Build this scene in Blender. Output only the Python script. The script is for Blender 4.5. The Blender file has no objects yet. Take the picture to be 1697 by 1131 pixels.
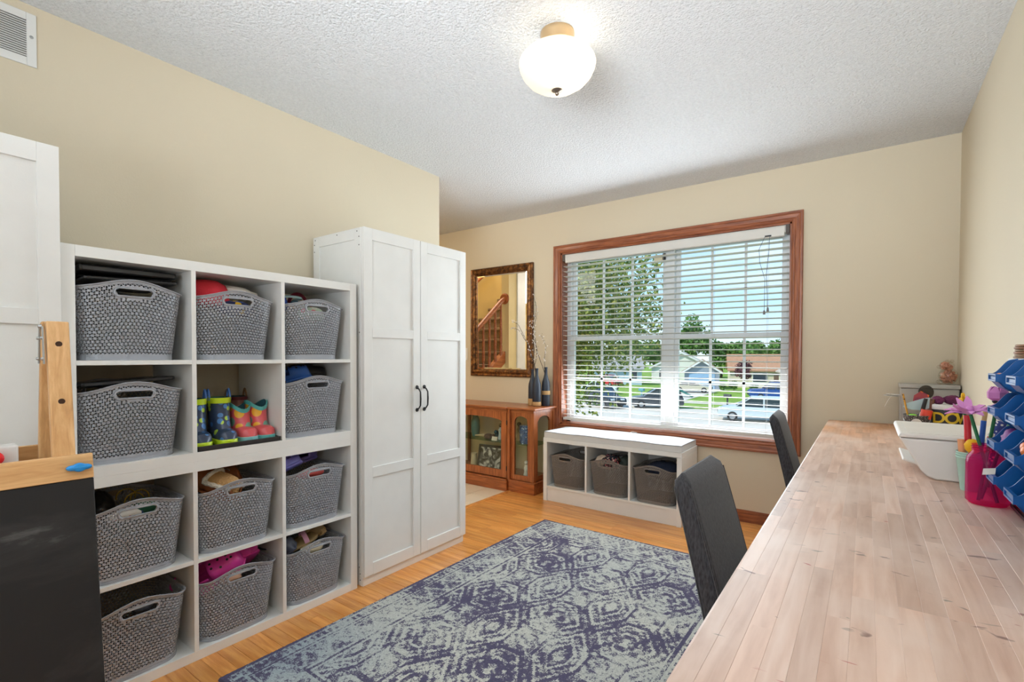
import bpy, math, random
import numpy as np
from mathutils import Vector, Matrix, noise as mnoise
random.seed(7); rng = np.random.default_rng(11)
R = math.radians
scene = bpy.context.scene
COL = scene.collection

# ------------------------------------------------------------------ camera
F_PX, PY, YAW, CAM_H, PITCH, ROLL = 815.37, 605.66, 0.6256, 1.1818, -0.0188, -0.0026
cam_d = bpy.data.cameras.new('camera')
cam_d.sensor_fit = 'HORIZONTAL'; cam_d.sensor_width = 36.0
cam_d.lens = 36.0 * F_PX / 1697.0
cam_d.shift_y = (PY - 565.5) / 1697.0
cam_d.clip_start = 0.02; cam_d.clip_end = 600
cam = bpy.data.objects.new('camera', cam_d); COL.objects.link(cam)
cam.location = (0, 0, CAM_H)
cam.matrix_world = (Matrix.Translation((0, 0, CAM_H)) @ Matrix.Rotation(YAW, 4, 'Z')
                    @ Matrix.Rotation(math.pi / 2 + PITCH, 4, 'X') @ Matrix.Rotation(-ROLL, 4, 'Z'))
scene.camera = cam

# ------------------------------------------------------------------ view, world, lights
scene.view_settings.view_transform = 'Standard'
scene.view_settings.look = 'None'
scene.view_settings.gamma = 1.0
scene.view_settings.use_curve_mapping = False
scene.view_settings.exposure = 0.03
scene.cycles.max_bounces = 8
scene.cycles.diffuse_bounces = 4
scene.cycles.transparent_max_bounces = 14
scene.cycles.sample_clamp_indirect = 6.0
scene.cycles.adaptive_threshold = 0.02
scene.cycles.caustics_reflective = False
scene.cycles.caustics_refractive = False

def lin(c):
    return tuple((x / 255 / 12.92) if x / 255 <= 0.04045 else ((x / 255 + 0.055) / 1.055) ** 2.4 for x in c)

world = bpy.data.worlds.new('daylight_sky'); scene.world = world
world.use_nodes = True
wt = world.node_tree; wt.nodes.clear()
wo = wt.nodes.new('ShaderNodeOutputWorld'); wb = wt.nodes.new('ShaderNodeBackground')
tc = wt.nodes.new('ShaderNodeTexCoord'); sx = wt.nodes.new('ShaderNodeSeparateXYZ')
rp = wt.nodes.new('ShaderNodeValToRGB')
rp.color_ramp.elements[0].position = 0.0; rp.color_ramp.elements[0].color = (*lin((226, 240, 248)), 1)
e = rp.color_ramp.elements.new(0.10); e.color = (*lin((186, 222, 245)), 1)
e = rp.color_ramp.elements.new(0.30); e.color = (*lin((138, 192, 236)), 1)
rp.color_ramp.elements[-1].position = 1.0; rp.color_ramp.elements[-1].color = (*lin((84, 146, 214)), 1)
mp = wt.nodes.new('ShaderNodeMapping'); mp.inputs['Scale'].default_value = (2.0, 2.0, 9.0)
nz = wt.nodes.new('ShaderNodeTexNoise'); nz.inputs['Scale'].default_value = 1.6; nz.inputs['Detail'].default_value = 6
cr = wt.nodes.new('ShaderNodeValToRGB'); cr.color_ramp.elements[0].position = .5; cr.color_ramp.elements[1].position = .78
cr.color_ramp.elements[1].color = (.75, .75, .75, 1)
mx = wt.nodes.new('ShaderNodeMix'); mx.data_type = 'RGBA'; mx.inputs['B'].default_value = (.93, .96, 1.0, 1)
L_ = wt.links.new
L_(tc.outputs['Generated'], sx.inputs[0]); L_(sx.outputs['Z'], rp.inputs[0])
L_(tc.outputs['Generated'], mp.inputs[0]); L_(mp.outputs[0], nz.inputs['Vector']); L_(nz.outputs['Fac'], cr.inputs[0])
L_(cr.outputs[0], mx.inputs['Factor']); L_(rp.outputs[0], mx.inputs['A']); L_(mx.outputs['Result'], wb.inputs['Color'])
wb.inputs['Strength'].default_value = 1.4
L_(wb.outputs[0], wo.inputs[0])

def sun(name, rot, power, ang, col=(1, 1, 1)):
    d = bpy.data.lights.new(name, 'SUN'); d.energy = power; d.angle = ang; d.color = col
    o = bpy.data.objects.new(name, d); o.rotation_euler = rot; COL.objects.link(o); return o
def area(name, loc, target, sx_, sy_, power, col=(1, 1, 1), spread=None):
    d = bpy.data.lights.new(name, 'AREA'); d.shape = 'RECTANGLE'; d.size = sx_; d.size_y = sy_; d.energy = power; d.color = col
    if spread: d.spread = spread
    o = bpy.data.objects.new(name, d); COL.objects.link(o); o.location = loc
    o.rotation_euler = (Vector(target) - Vector(loc)).to_track_quat('-Z', 'Y').to_euler(); return o
# sun high behind the house, lighting the street and the house fronts
sun('sun', Vector((0.45, 0.62, -0.80)).to_track_quat('-Z', 'Y').to_euler(), 4.2, R(0.6), (1, .95, .86))
# added fill lamps behind the camera and in the foyer; front window daylight
area('rear_fill', (-.3, -1.52, 1.45), (-.7, 2.0, 1.6), 1.4, 1.8, 16, (.85, .935, 1.0), R(140))
area('window_daylight', (-1.32, 3.782, 1.36), (-1.32, 0.0, .6), 1.75, 1.45, 46, (.85, .935, 1.0))
area('window_skylight', (-1.32, 4.35, 1.7), (-1.32, 3.0, 1.2), 2.4, 2.0, 8, (.90, .95, 1.0))
area('foyer_fill', (-3.3, 1.0, 2.40), (-3.3, 2.6, 0.2), 1.0, 1.2, 40, (1, .95, .87))
area('stair_fill', (-4.5, 2.2, 4.3), (-4.5, 2.6, 1.0), .9, 1.6, 60, (1, .94, .84))  # added fill lamp under the stairwell ceiling
# added fill lamp behind the camera, aimed up to brighten the ceiling
area('ceiling_fill', (-.35, -1.1, 1.5), (-.8, 1.5, 3.5), 1.3, .9, 44, (.85, .93, 1.0), R(88))

# ------------------------------------------------------------------ helpers
class MB:
    def __init__(s): s.v = []; s.f = []; s.m = []
    def add(s, vs, fs):
        b = len(s.v); s.v.extend([tuple(map(float, p)) for p in vs]); s.f.extend([tuple(b + i for i in f) for f in fs]); return s
    def box(s, x0, y0, z0, x1, y1, z1):
        x0, x1 = min(x0, x1), max(x0, x1); y0, y1 = min(y0, y1), max(y0, y1); z0, z1 = min(z0, z1), max(z0, z1)
        return s.add([(x0, y0, z0), (x1, y0, z0), (x1, y1, z0), (x0, y1, z0), (x0, y0, z1), (x1, y0, z1), (x1, y1, z1), (x0, y1, z1)],
                     [(0, 3, 2, 1), (4, 5, 6, 7), (0, 1, 5, 4), (1, 2, 6, 5), (2, 3, 7, 6), (3, 0, 4, 7)])
    def obox(s, c, ux, uy, uz):   # oriented box: centre and three half-vectors
        c, ux, uy, uz = map(Vector, (c, ux, uy, uz))
        P = [c + a * ux + b * uy + d * uz for d in (-1, 1) for a, b in ((-1, -1), (1, -1), (1, 1), (-1, 1))]
        return s.add(P, [(0, 3, 2, 1), (4, 5, 6, 7), (0, 1, 5, 4), (1, 2, 6, 5), (2, 3, 7, 6), (3, 0, 4, 7)])
    def bar(s, p0, p1, w, d, up=(0, 0, 1)):
        p0, p1 = Vector(p0), Vector(p1); t = (p1 - p0).normalized(); a = t.cross(Vector(up)).normalized(); b = t.cross(a)
        return s.obox((p0 + p1) / 2, (p1 - p0) / 2, a * w / 2, b * d / 2)
    def tube(s, pts, r, n=8, closed=False, caps=True, flat=1.0):
        pts = [Vector(p) for p in pts]; N = len(pts); rs = r if isinstance(r, (list, tuple)) else [r] * N
        prev = None; rings = []
        for i, p in enumerate(pts):
            if closed: t = (pts[(i + 1) % N] - pts[i - 1])
            else: t = pts[min(i + 1, N - 1)] - pts[max(i - 1, 0)]
            t = t.normalized() if t.length > 1e-9 else Vector((0, 0, 1))
            if prev is None:
                a = t.cross(Vector((0, 0, 1)));
                if a.length < .05: a = t.cross(Vector((1, 0, 0)))
            else: a = prev - t * prev.dot(t)
            a.normalize(); prev = a; b = t.cross(a)
            rings.append([p + rs[i] * (math.cos(2 * math.pi * k / n) * a * flat + math.sin(2 * math.pi * k / n) * b) for k in range(n)])
        vs = [q for rg in rings for q in rg]; fs = []
        for i in range(N if closed else N - 1):
            j = (i + 1) % N
            for k in range(n):
                l = (k + 1) % n; fs.append((i * n + k, i * n + l, j * n + l, j * n + k))
        if caps and not closed:
            fs.append(tuple(range(n - 1, -1, -1))); fs.append(tuple((N - 1) * n + k for k in range(n)))
        return s.add(vs, fs)
    def cyl(s, p0, p1, r0, r1=None, n=16): return s.tube([p0, p1], [r0, r0 if r1 is None else r1], n)
    def lathe(s, prof, n=24, c=(0, 0, 0)):
        vs = []; fs = []
        for (r, z) in prof:
            for k in range(n):
                a = 2 * math.pi * k / n; vs.append((c[0] + r * math.cos(a), c[1] + r * math.sin(a), c[2] + z))
        for i in range(len(prof) - 1):
            for k in range(n):
                l = (k + 1) % n; fs.append((i * n + k, i * n + l, (i + 1) * n + l, (i + 1) * n + k))
        if prof[0][0] > 1e-4: fs.append(tuple(range(n - 1, -1, -1)))
        if prof[-1][0] > 1e-4: fs.append(tuple((len(prof) - 1) * n + k for k in range(n)))
        return s.add(vs, fs)
    def lathe_open(s, prof, n=24, c=(0, 0, 0)):
        vs = []; fs = []
        for (r, z) in prof:
            for k in range(n):
                a = 2 * math.pi * k / n; vs.append((c[0] + r * math.cos(a), c[1] + r * math.sin(a), c[2] + z))
        for i in range(len(prof) - 1):
            for k in range(n):
                l = (k + 1) % n; fs.append((i * n + k, i * n + l, (i + 1) * n + l, (i + 1) * n + k))
        return s.add(vs, fs)
    def prism(s, poly, axis, lo, hi):
        n = len(poly)
        def P(a, b, c): return {'x': (c, a, b), 'y': (a, c, b), 'z': (a, b, c)}[axis]
        vs = [P(a, b, lo) for a, b in poly] + [P(a, b, hi) for a, b in poly]
        fs = [tuple(range(n - 1, -1, -1)), tuple(range(n, 2 * n))] + [(i, (i + 1) % n, n + (i + 1) % n, n + i) for i in range(n)]
        return s.add(vs, fs)
    def sheet(s, rows, closed_u=False):
        n = len(rows[0]); vs = [p for r in rows for p in r]; fs = []
        for i in range(len(rows) - 1):
            for k in range(n if closed_u else n - 1):
                l = (k + 1) % n; fs.append((i * n + k, i * n + l, (i + 1) * n + l, (i + 1) * n + k))
        return s.add(vs, fs)
    def ball(s, c, r, n=14, m=8, rot=None):
        rx, ry, rz = r if isinstance(r, (tuple, list)) else (r, r, r); rows = []
        for j in range(m + 1):
            th = math.pi * (j / m); sr = max(math.sin(th), 1e-3)
            row = []
            for k in range(n):
                a = 2 * math.pi * k / n; p = Vector((rx * sr * math.cos(a), ry * sr * math.sin(a), -rz * math.cos(th)))
                if rot is not None: p = rot @ p
                row.append(p + Vector(c))
            rows.append(row)
        return s.sheet(rows, True)
    def xf(s, M):
        s.v = [tuple(M @ Vector(p)) for p in s.v]; return s
    def mesh(s, name, org=(0, 0, 0), smooth=None):
        me = bpy.data.meshes.new(name)
        ox, oy, oz = org
        me.from_pydata([(x - ox, y - oy, z - oz) for x, y, z in s.v], [], s.f); me.validate(); me.update()
        if smooth is not None and len(me.polygons):
            me.polygons.foreach_set('use_smooth', [True] * len(me.polygons))
            me.set_sharp_from_angle(angle=R(smooth))
        return me

ORG = {}
def link(name, me, mat, parent=None, bevel=0, seg=2):
    o = bpy.data.objects.new(name, me); COL.objects.link(o)
    if mat is not None: me.materials.clear(); me.materials.append(mat)
    if parent is not None: o.parent = parent
    if bevel:
        b = o.modifiers.new('bevel', 'BEVEL'); b.width = bevel; b.segments = seg; b.limit_method = 'ANGLE'; b.angle_limit = R(35)
        b.harden_normals = False
    return o
def part(name, mb, mat, parent, smooth=None, bevel=0, seg=2, label=None, kind=None):
    org = ORG.get(parent.name, (0, 0, 0))
    o = link(name, mb.mesh(name, org, smooth), mat, parent, bevel, seg)
    if bevel: ORG[o.name] = org
    ORG[o.name] = org
    if label: o['label'] = label
    if kind: o['kind'] = kind
    return o
def tag(o, label, cat, group=None):
    o['label'] = label; o['category'] = cat
    if group: o['group'] = group
    return o
def thing(name, label, cat, loc=(0, 0, 0), rz=0, group=None, world=False):
    o = bpy.data.objects.new(name, None); COL.objects.link(o); o.empty_display_size = .05
    o.location = loc; o.rotation_euler = (0, 0, rz)
    if world: ORG[o.name] = tuple(loc)
    return tag(o, label, cat, group)
def solo(name, mb, mat, label, cat, loc=(0, 0, 0), group=None, smooth=None, bevel=0, seg=2, world=True, rot=None):
    o = link(name, mb.mesh(name, loc if world else (0, 0, 0), smooth), mat, None, bevel, seg)
    o.location = loc
    ORG[o.name] = tuple(loc) if world else (0, 0, 0)
    if rot is not None: o.rotation_euler = rot
    return tag(o, label, cat, group)
def struct(name, mb, mat, smooth=None, bevel=0):
    o = link(name, mb.mesh(name, (0, 0, 0), smooth), mat, None, bevel); o['kind'] = 'structure'; return o
def sroot(name):
    o = bpy.data.objects.new(name, None); COL.objects.link(o); o['kind'] = 'structure'; return o
def dup(root, loc, rz=0, label=None, group=None, rot=None):
    r = root.copy(); COL.objects.link(r); r.location = loc; r.rotation_euler = rot or (0, 0, rz)
    if label: r['label'] = label
    if group: r['group'] = group
    for ch in list(root.children):
        c = ch.copy(); COL.objects.link(c); c.parent = r
        for g in ch.children:
            d = g.copy(); COL.objects.link(d); d.parent = c
    return r

# ------------------------------------------------------------------ materials
def nodes(name):
    m = bpy.data.materials.new(name); m.use_nodes = True; nt = m.node_tree
    return m, nt, nt.nodes['Principled BSDF'], nt.nodes['Material Output']
def N(nt, t, **k):
    n = nt.nodes.new(t)
    for a, b in k.items():
        if a in n.inputs: n.inputs[a].default_value = b
        else: setattr(n, a, b)
    return n
def coords(nt, kind='Object', scale=(1, 1, 1), rot=(0, 0, 0)):
    mp_ = N(nt, 'ShaderNodeMapping'); mp_.inputs['Scale'].default_value = scale; mp_.inputs['Rotation'].default_value = rot
    if kind == 'World':
        g = N(nt, 'ShaderNodeNewGeometry'); nt.links.new(g.outputs['Position'], mp_.inputs[0])
    else:
        t = N(nt, 'ShaderNodeTexCoord'); nt.links.new(t.outputs[kind], mp_.inputs[0])
    return mp_.outputs[0]
def ramp(nt, src, stops):
    r = N(nt, 'ShaderNodeValToRGB'); els = r.color_ramp.elements
    els[0].position = stops[0][0]; els[0].color = (*stops[0][1], 1)
    els[1].position = stops[-1][0]; els[1].color = (*stops[-1][1], 1)
    for p, c in stops[1:-1]:
        e_ = els.new(p); e_.color = (*c, 1)
    nt.links.new(src, r.inputs[0]); return r.outputs[0]
def bumpn(nt, bs, src, strength, dist=0.01):
    b = N(nt, 'ShaderNodeBump'); b.inputs['Strength'].default_value = strength; b.inputs['Distance'].default_value = dist
    nt.links.new(src, b.inputs['Height']); nt.links.new(b.outputs[0], bs.inputs['Normal']); return b
def flat(name, c, rough=.5, metal=0, spec=.5, bump=None, var=0, vscale=8, alpha=None, sheen=0, coat=0):
    m, nt, bs, out = nodes(name); col = lin(c)
    bs.inputs['Base Color'].default_value = (*col, 1); bs.inputs['Roughness'].default_value = rough
    bs.inputs['Metallic'].default_value = metal; bs.inputs['Specular IOR Level'].default_value = spec
    if sheen: bs.inputs['Sheen Weight'].default_value = sheen
    if coat: bs.inputs['Coat Weight'].default_value = coat
    n = N(nt, 'ShaderNodeTexNoise'); n.inputs['Scale'].default_value = vscale; n.inputs['Detail'].default_value = 4
    nt.links.new(coords(nt, 'Object'), n.inputs['Vector'])
    v = var or .03
    nt.links.new(ramp(nt, n.outputs['Fac'], [(.25, tuple(x * (1 - v) for x in col)), (.75, tuple(min(x * (1 + v), 1) for x in col))]), bs.inputs['Base Color'])
    if bump:
        n2 = N(nt, 'ShaderNodeTexNoise'); n2.inputs['Scale'].default_value = bump[0]; n2.inputs['Detail'].default_value = 3
        nt.links.new(coords(nt, 'Object'), n2.inputs['Vector']); bumpn(nt, bs, n2.outputs['Fac'], bump[1], bump[2] if len(bump) > 2 else .005)
    return m
def wood(name, c1, c2, axis='x', scale=1.0, rough=.4, coat=.0, kind='Object', rand=0.0, dark=.25):
    m, nt, bs, out = nodes(name)
    st = {'x': (1.2, 14, 14), 'y': (14, 1.2, 14), 'z': (14, 14, 1.2)}[axis]
    vec = coords(nt, kind, tuple(s_ * scale for s_ in st))
    if rand:
        oi = N(nt, 'ShaderNodeObjectInfo'); ad = N(nt, 'ShaderNodeVectorMath', operation='ADD')
        mu = N(nt, 'ShaderNodeMath', operation='MULTIPLY'); mu.inputs[1].default_value = 37.0
        nt.links.new(oi.outputs['Random'], mu.inputs[0]); nt.links.new(vec, ad.inputs[0]); nt.links.new(mu.outputs[0], ad.inputs[1]); vec = ad.outputs[0]
    n = N(nt, 'ShaderNodeTexNoise'); n.inputs['Scale'].default_value = 2.2; n.inputs['Detail'].default_value = 7; n.inputs['Roughness'].default_value = .62; n.inputs['Distortion'].default_value = .5
    nt.links.new(vec, n.inputs['Vector'])
    a, b = lin(c1), lin(c2); dk = tuple(x * (1 - dark) for x in b)
    colr = ramp(nt, n.outputs['Fac'], [(.28, dk), (.42, b), (.62, a), (.8, tuple(min(1, x * 1.06) for x in a))])
    if rand:
        h = N(nt, 'ShaderNodeHueSaturation'); mr = N(nt, 'ShaderNodeMapRange'); mr.inputs['To Min'].default_value = 1 - rand; mr.inputs['To Max'].default_value = 1 + rand * .6
        nt.links.new(oi.outputs['Random'], mr.inputs['Value']); nt.links.new(mr.outputs[0], h.inputs['Value']); nt.links.new(colr, h.inputs['Color']); colr = h.outputs[0]
    nt.links.new(colr, bs.inputs['Base Color']); bs.inputs['Roughness'].default_value = rough
    if coat: bs.inputs['Coat Weight'].default_value = coat; bs.inputs['Coat Roughness'].default_value = .15
    bumpn(nt, bs, n.outputs['Fac'], .12, .002)
    return m
def glassy(name, tint=(255, 255, 255), amount=.08, rough=.02):
    m, nt, bs, out = nodes(name); nt.nodes.remove(bs)
    tr = N(nt, 'ShaderNodeBsdfTransparent'); tr.inputs[0].default_value = (*lin(tint), 1)
    gl = N(nt, 'ShaderNodeBsdfGlossy'); gl.inputs['Roughness'].default_value = rough
    fr = N(nt, 'ShaderNodeLayerWeight'); fr.inputs[0].default_value = .5
    pw = N(nt, 'ShaderNodeMath', operation='POWER'); pw.inputs[1].default_value = 5.0; nt.links.new(fr.outputs['Facing'], pw.inputs[0])
    mu = N(nt, 'ShaderNodeMath', operation='MULTIPLY_ADD'); mu.inputs[1].default_value = .5; mu.inputs[2].default_value = .012 + amount * .3
    nt.links.new(pw.outputs[0], mu.inputs[0])
    mi = N(nt, 'ShaderNodeMixShader'); nt.links.new(mu.outputs[0], mi.inputs[0]); nt.links.new(tr.outputs[0], mi.inputs[1]); nt.links.new(gl.outputs[0], mi.inputs[2])
    nt.links.new(mi.outputs[0], out.inputs[0]); return m
def attr_mat(name, attr='Col', rough=.9, bump=None):
    m, nt, bs, out = nodes(name); a = N(nt, 'ShaderNodeAttribute'); a.attribute_name = attr
    nt.links.new(a.outputs['Color'], bs.inputs['Base Color']); bs.inputs['Roughness'].default_value = rough
    bs.inputs['Specular IOR Level'].default_value = .2
    if bump:
        n2 = N(nt, 'ShaderNodeTexNoise'); n2.inputs['Scale'].default_value = bump[0]
        nt.links.new(coords(nt, 'Object'), n2.inputs['Vector']); bumpn(nt, bs, n2.outputs['Fac'], bump[1], .004)
    return m
def paint_wall(name, c):
    m, nt, bs, out = nodes(name); col = lin(c)
    v = coords(nt, 'World')
    n = N(nt, 'ShaderNodeTexNoise'); n.inputs['Scale'].default_value = 1.1; nt.links.new(v, n.inputs['Vector'])
    nt.links.new(ramp(nt, n.outputs['Fac'], [(.3, tuple(x * .975 for x in col)), (.7, tuple(x * 1.02 for x in col))]), bs.inputs['Base Color'])
    n2 = N(nt, 'ShaderNodeTexNoise'); n2.inputs['Scale'].default_value = 130; n2.inputs['Detail'].default_value = 2; nt.links.new(v, n2.inputs['Vector'])
    bumpn(nt, bs, n2.outputs['Fac'], .18, .003); bs.inputs['Roughness'].default_value = .62; bs.inputs['Specular IOR Level'].default_value = .3
    return m
# ------------------------------------------------------------------ palette
H, YB, XR, XL, YE, REAR = 2.4708, 3.8152, 0.422, -2.5185, 2.585, -1.65
M_wall = paint_wall('beige_wall_paint', (220, 208, 184))
M_foyer = paint_wall('cream_wall_paint', (232, 212, 160))
M_white = flat('white_melamine', (233, 233, 230), .38, bump=(300, .03))
M_whitew = flat('white_painted_wood', (231, 231, 228), .42, bump=(200, .03))
M_vinyl = flat('white_window_vinyl', (236, 238, 240), .4)
M_slat = flat('off_white_blind_slat', (222, 220, 214), .42)
M_oakx = wood('red_oak_trim_x', (168, 98, 60), (132, 70, 40), 'x', 2.2, .38, .25)
M_oakz = wood('red_oak_trim_z', (168, 98, 60), (132, 70, 40), 'z', 2.2, .38, .25)
M_oaky = wood('red_oak_trim_y', (168, 98, 60), (132, 70, 40), 'y', 2.2, .38, .25)
M_floor = wood('honey_oak_plank', (234, 166, 90), (212, 138, 66), 'x', 1.3, .30, .25, 'World', rand=.14, dark=.12)
M_gap = flat('plank_joint_board', (110, 64, 28), .8)  # dark board that shows in the plank joints
M_tile = flat('cream_ceramic_tile', (226, 212, 190), .35, var=.06, vscale=5)
M_grout = flat('grey_brown_grout', (140, 122, 100), .9)
M_glass = glassy('window_glass', (250, 253, 253), .02)
M_clear = glassy('clear_cabinet_glass', (246, 250, 248), .06)
M_mirror = flat('silvered_mirror', (238, 238, 236), .02, metal=1); 
M_black = flat('black_plastic', (28, 28, 30), .4)
M_chrome = flat('brushed_nickel', (190, 182, 170), .28, metal=1)
M_steel = flat('galvanised_steel', (170, 172, 172), .4, metal=.8)
M_iron = flat('blackened_iron', (52, 52, 54), .38, metal=.7)

def ceiling_mat():
    m, nt, bs, out = nodes('popcorn_ceiling'); v = coords(nt, 'World')
    bs.inputs['Base Color'].default_value = (*lin((238, 238, 238)), 1); bs.inputs['Roughness'].default_value = .95
    bs.inputs['Specular IOR Level'].default_value = .1
    vo = N(nt, 'ShaderNodeTexVoronoi'); vo.inputs['Scale'].default_value = 95; nt.links.new(v, vo.inputs['Vector'])
    n = N(nt, 'ShaderNodeTexNoise'); n.inputs['Scale'].default_value = 70; n.inputs['Detail'].default_value = 5; n.inputs['Roughness'].default_value = .7; nt.links.new(v, n.inputs['Vector'])
    mu = N(nt, 'ShaderNodeMath', operation='MULTIPLY_ADD'); mu.inputs[1].default_value = -.55
    nt.links.new(vo.outputs['Distance'], mu.inputs[0]); nt.links.new(n.outputs['Fac'], mu.inputs[2])
    nt.links.new(ramp(nt, n.outputs['Fac'], [(.3, lin((232, 234, 236))), (.6, lin((245, 247, 249)))]), bs.inputs['Base Color'])
    bumpn(nt, bs, mu.outputs[0], .9, .016); return m
M_ceil = ceiling_mat()

# ------------------------------------------------------------------ room shell
T = .14
struct('wall_left', MB().box(XL - .12, REAR, 0, XL, YE, H), M_wall)
# front wall with the window opening (opening = jamb line)
WX0, WX1, WZ0, WZ1 = -2.222, -0.424, 0.578, 2.094
wf = MB()
wf.box(-5.2, YB, 0, WX0, YB + T, 4.6); wf.box(WX1, YB, 0, XR + .12, YB + T, H + .2)
wf.box(WX0, YB, 0, WX1, YB + T, WZ0); wf.box(WX0, YB, WZ1, WX1, YB + T, H + .2)
wf.box(WX0 - .01, YB, H + .2, XR + .12, YB + T, 4.6)
struct('wall_front', wf, M_wall)
struct('wall_right', MB().box(XR, REAR - .12, 0, XR + .12, YB, H + .1), M_wall)
# rear wall with an added window opening that frames the rear fill lamp
wr = MB(); RX0, RX1, RZ0, RZ1 = -2.4, .38, .45, 2.4
wr.box(XL - .12, REAR - .12, 0, RX0, REAR, H); wr.box(RX1, REAR - .12, 0, XR, REAR, H)
wr.box(RX0, REAR - .12, 0, RX1, REAR, RZ0); wr.box(RX0, REAR - .12, RZ1, RX1, REAR, H)
struct('wall_rear', wr, M_wall)
wp = sroot('added_rear_window')
fr = MB(); 
for x in (RX0 + .03, -1.0, RX1 - .03): fr.box(x - .03, REAR - .10, RZ0, x + .03, REAR - .04, RZ1)
for z in (RZ0 + .03, RZ1 - .03): fr.box(RX0, REAR - .10, z - .03, RX1, REAR - .04, z + .03)
part('frame', fr, M_vinyl, wp)
part('pane', MB().box(RX0, REAR - .072, RZ0, RX1, REAR - .068, RZ1), flat('added_window_pane', (236, 236, 232), .7), wp)
struct('ceiling', MB().box(XL - .12, REAR - .12, H, XR + .12, YB, H + .1).box(-3.95, .4, H, XL - .12, YB, H + .1), M_ceil)
# foyer shell
struct('wall_foyer_back', MB().box(-5.2, -.1, 0, XL - .12, 0.4 - .1, 4.6), M_foyer)
struct('wall_foyer_left', MB().box(-5.2, .3, 0, -5.05, YB, 4.6), M_foyer)
struct('wall_foyer_upper', MB().box(-3.97, .3, H + .1, -3.87, YB, 4.6), M_foyer)
struct('ceiling_stairwell', MB().box(-5.2, .3, 4.6, -3.87, YB, 4.7), M_ceil)
struct('wall_stair_end', MB().box(-4.0, .3, 0, -3.88, 2.31, H), M_foyer)
struct('wall_subfloor', MB().box(-5.2, REAR - .12, -.28, XR + .12, YB + T, -.03), M_gap)
struct('roof_slab', MB().box(-5.3, REAR - .3, 4.75, XR + .5, YB + .5, 4.85), M_whitew)

# hardwood floor: every strip its own board
floor = sroot('floor')
part('underlay', MB().box(-2.545, REAR, -.03, XR, YB, -.003), M_gap, floor)
plank_me = {}
def plank_mesh(L):
    if L not in plank_me:
        w, c = .0578, .0012
        b = MB(); pr = [(0, -.02), (w, -.02), (w, -c), (w - c, 0), (c, 0), (0, -c)]
        b.prism(pr, 'x', 0, L)      # (y,z) section swept along x
        plank_me[L] = b.mesh('plank', smooth=None); plank_me[L].materials.append(M_floor)
    return plank_me[L]
rp_ = random.Random(5)
y = .3; row = 0; cnt = 0
def add_plank(x, y, L):
    o = bpy.data.objects.new('plank', plank_mesh(L)); COL.objects.link(o); o.parent = floor; o.location = (x, y, 0)
while y < YB - .002:
    x = -2.505 - rp_.choice([0, .25, .5, .7, .4]); first = True
    while x < XR:
        L = rp_.choice([.7, .9, 1.1, 1.3]); x0 = x; x += L
        if x0 < -2.505:
            L2 = round((L - (-2.505 - x0)) / .05) * .05; x0 = x - L2
            if x0 < -2.506: x0 = -2.505; L2 = round((x - x0) / .05) * .05
            if L2 < .1: continue
            L = round(L2, 3); x0 = -2.505; x = x0 + L
        if x0 + L > XR: L = max(.05, round(math.floor((XR - x0) / .05) * .05, 3)); x = 9
        add_plank(x0, y, round(L - .0012, 4))
        cnt += 1
    y += .0583; row += 1
part('reducer_strip', MB().prism([(-2.548, -.01), (-2.505, -.01), (-2.505, .003), (-2.515, .006), (-2.538, .006), (-2.548, .001)], 'y', .3, YB).xf(Matrix()), M_floor, floor)
part('rear_boards', MB().box(-2.505, REAR, -.02, XR, .3, 0), M_floor, floor)
# foyer tile
ft = sroot('floor_foyer')
part('grout_bed', MB().box(-5.2, .3, -.03, -2.548, YB, -.004), M_grout, ft)
tme = MB().box(.002, .002, -.01, .202, .222, 0).mesh('tile'); tme.materials.append(M_tile)
ix = 0
for i in range(7):
    for j in range(9):
        o = bpy.data.objects.new('tile', tme); COL.objects.link(o); o.parent = ft
        o.location = (-2.752 - .205 * i, 2.985 - .226 * (j - 3), 0)
part('far_tile', MB().box(-5.05, .3, -.01, -3.985, YB, 0).box(-3.985, .3, -.01, -2.552, 1.62, 0).box(-3.985,3.67,-.01,-2.552,YB,0), M_tile, ft)

# baseboards
def basebd(name, a, b, nrm, mat):
    (ax, ay), (bx, by) = a, b; nx, ny = nrm
    m = MB()
    for z0, z1, t in ((0, .062, .014), (.062, .076, .010), (.076, .084, .006)):
        m.box(min(ax, bx) + min(0, nx * t), min(ay, by) + min(0, ny * t), z0, max(ax, bx) + max(0, nx * t), max(ay, by) + max(0, ny * t), z1)
    struct(name, m, mat)
basebd('baseboard_front', (-5.0, YB), (XR, YB), (0, -1), M_oakx)
basebd('baseboard_left', (XL, REAR), (XL, YE), (1, 0), M_oaky)
basebd('baseboard_right', (XR, REAR), (XR, YB), (-1, 0), M_oaky)

# ------------------------------------------------------------------ front window
win = sroot('window_1')
CW = .066
def casing(poly_len, horizontal, inner, outer, lo, hi, side):
    pass
# casing: moulded profile (distance from opening edge, projection into the room)
prof = [(0, 0), (0, .010), (.008, .016), (.018, .014), (.024, .018), (.046, .020), (.052, .025), (.064, .025), (.068, .018), (.068, 0)]
OX0, OX1, OZ0, OZ1 = WX0, WX1, WZ0, WZ1
def casing_piece(kind):
    m = MB(); n = len(prof); A = []; B = []
    for d, p in prof:
        yy = YB - p
        if kind == 'top': A.append((OX0 - d, yy, OZ1 + d)); B.append((OX1 + d, yy, OZ1 + d))
        if kind == 'bottom': A.append((OX0 - d, yy, OZ0 - d)); B.append((OX1 + d, yy, OZ0 - d))
        if kind == 'left': A.append((OX0 - d, yy, OZ0 - d)); B.append((OX0 - d, yy, OZ1 + d))
        if kind == 'right': A.append((OX1 + d, yy, OZ0 - d)); B.append((OX1 + d, yy, OZ1 + d))
    m.add(A + B, [(i, (i + 1) % n, n + (i + 1) % n, n + i) for i in range(n)])
    return m
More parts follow.
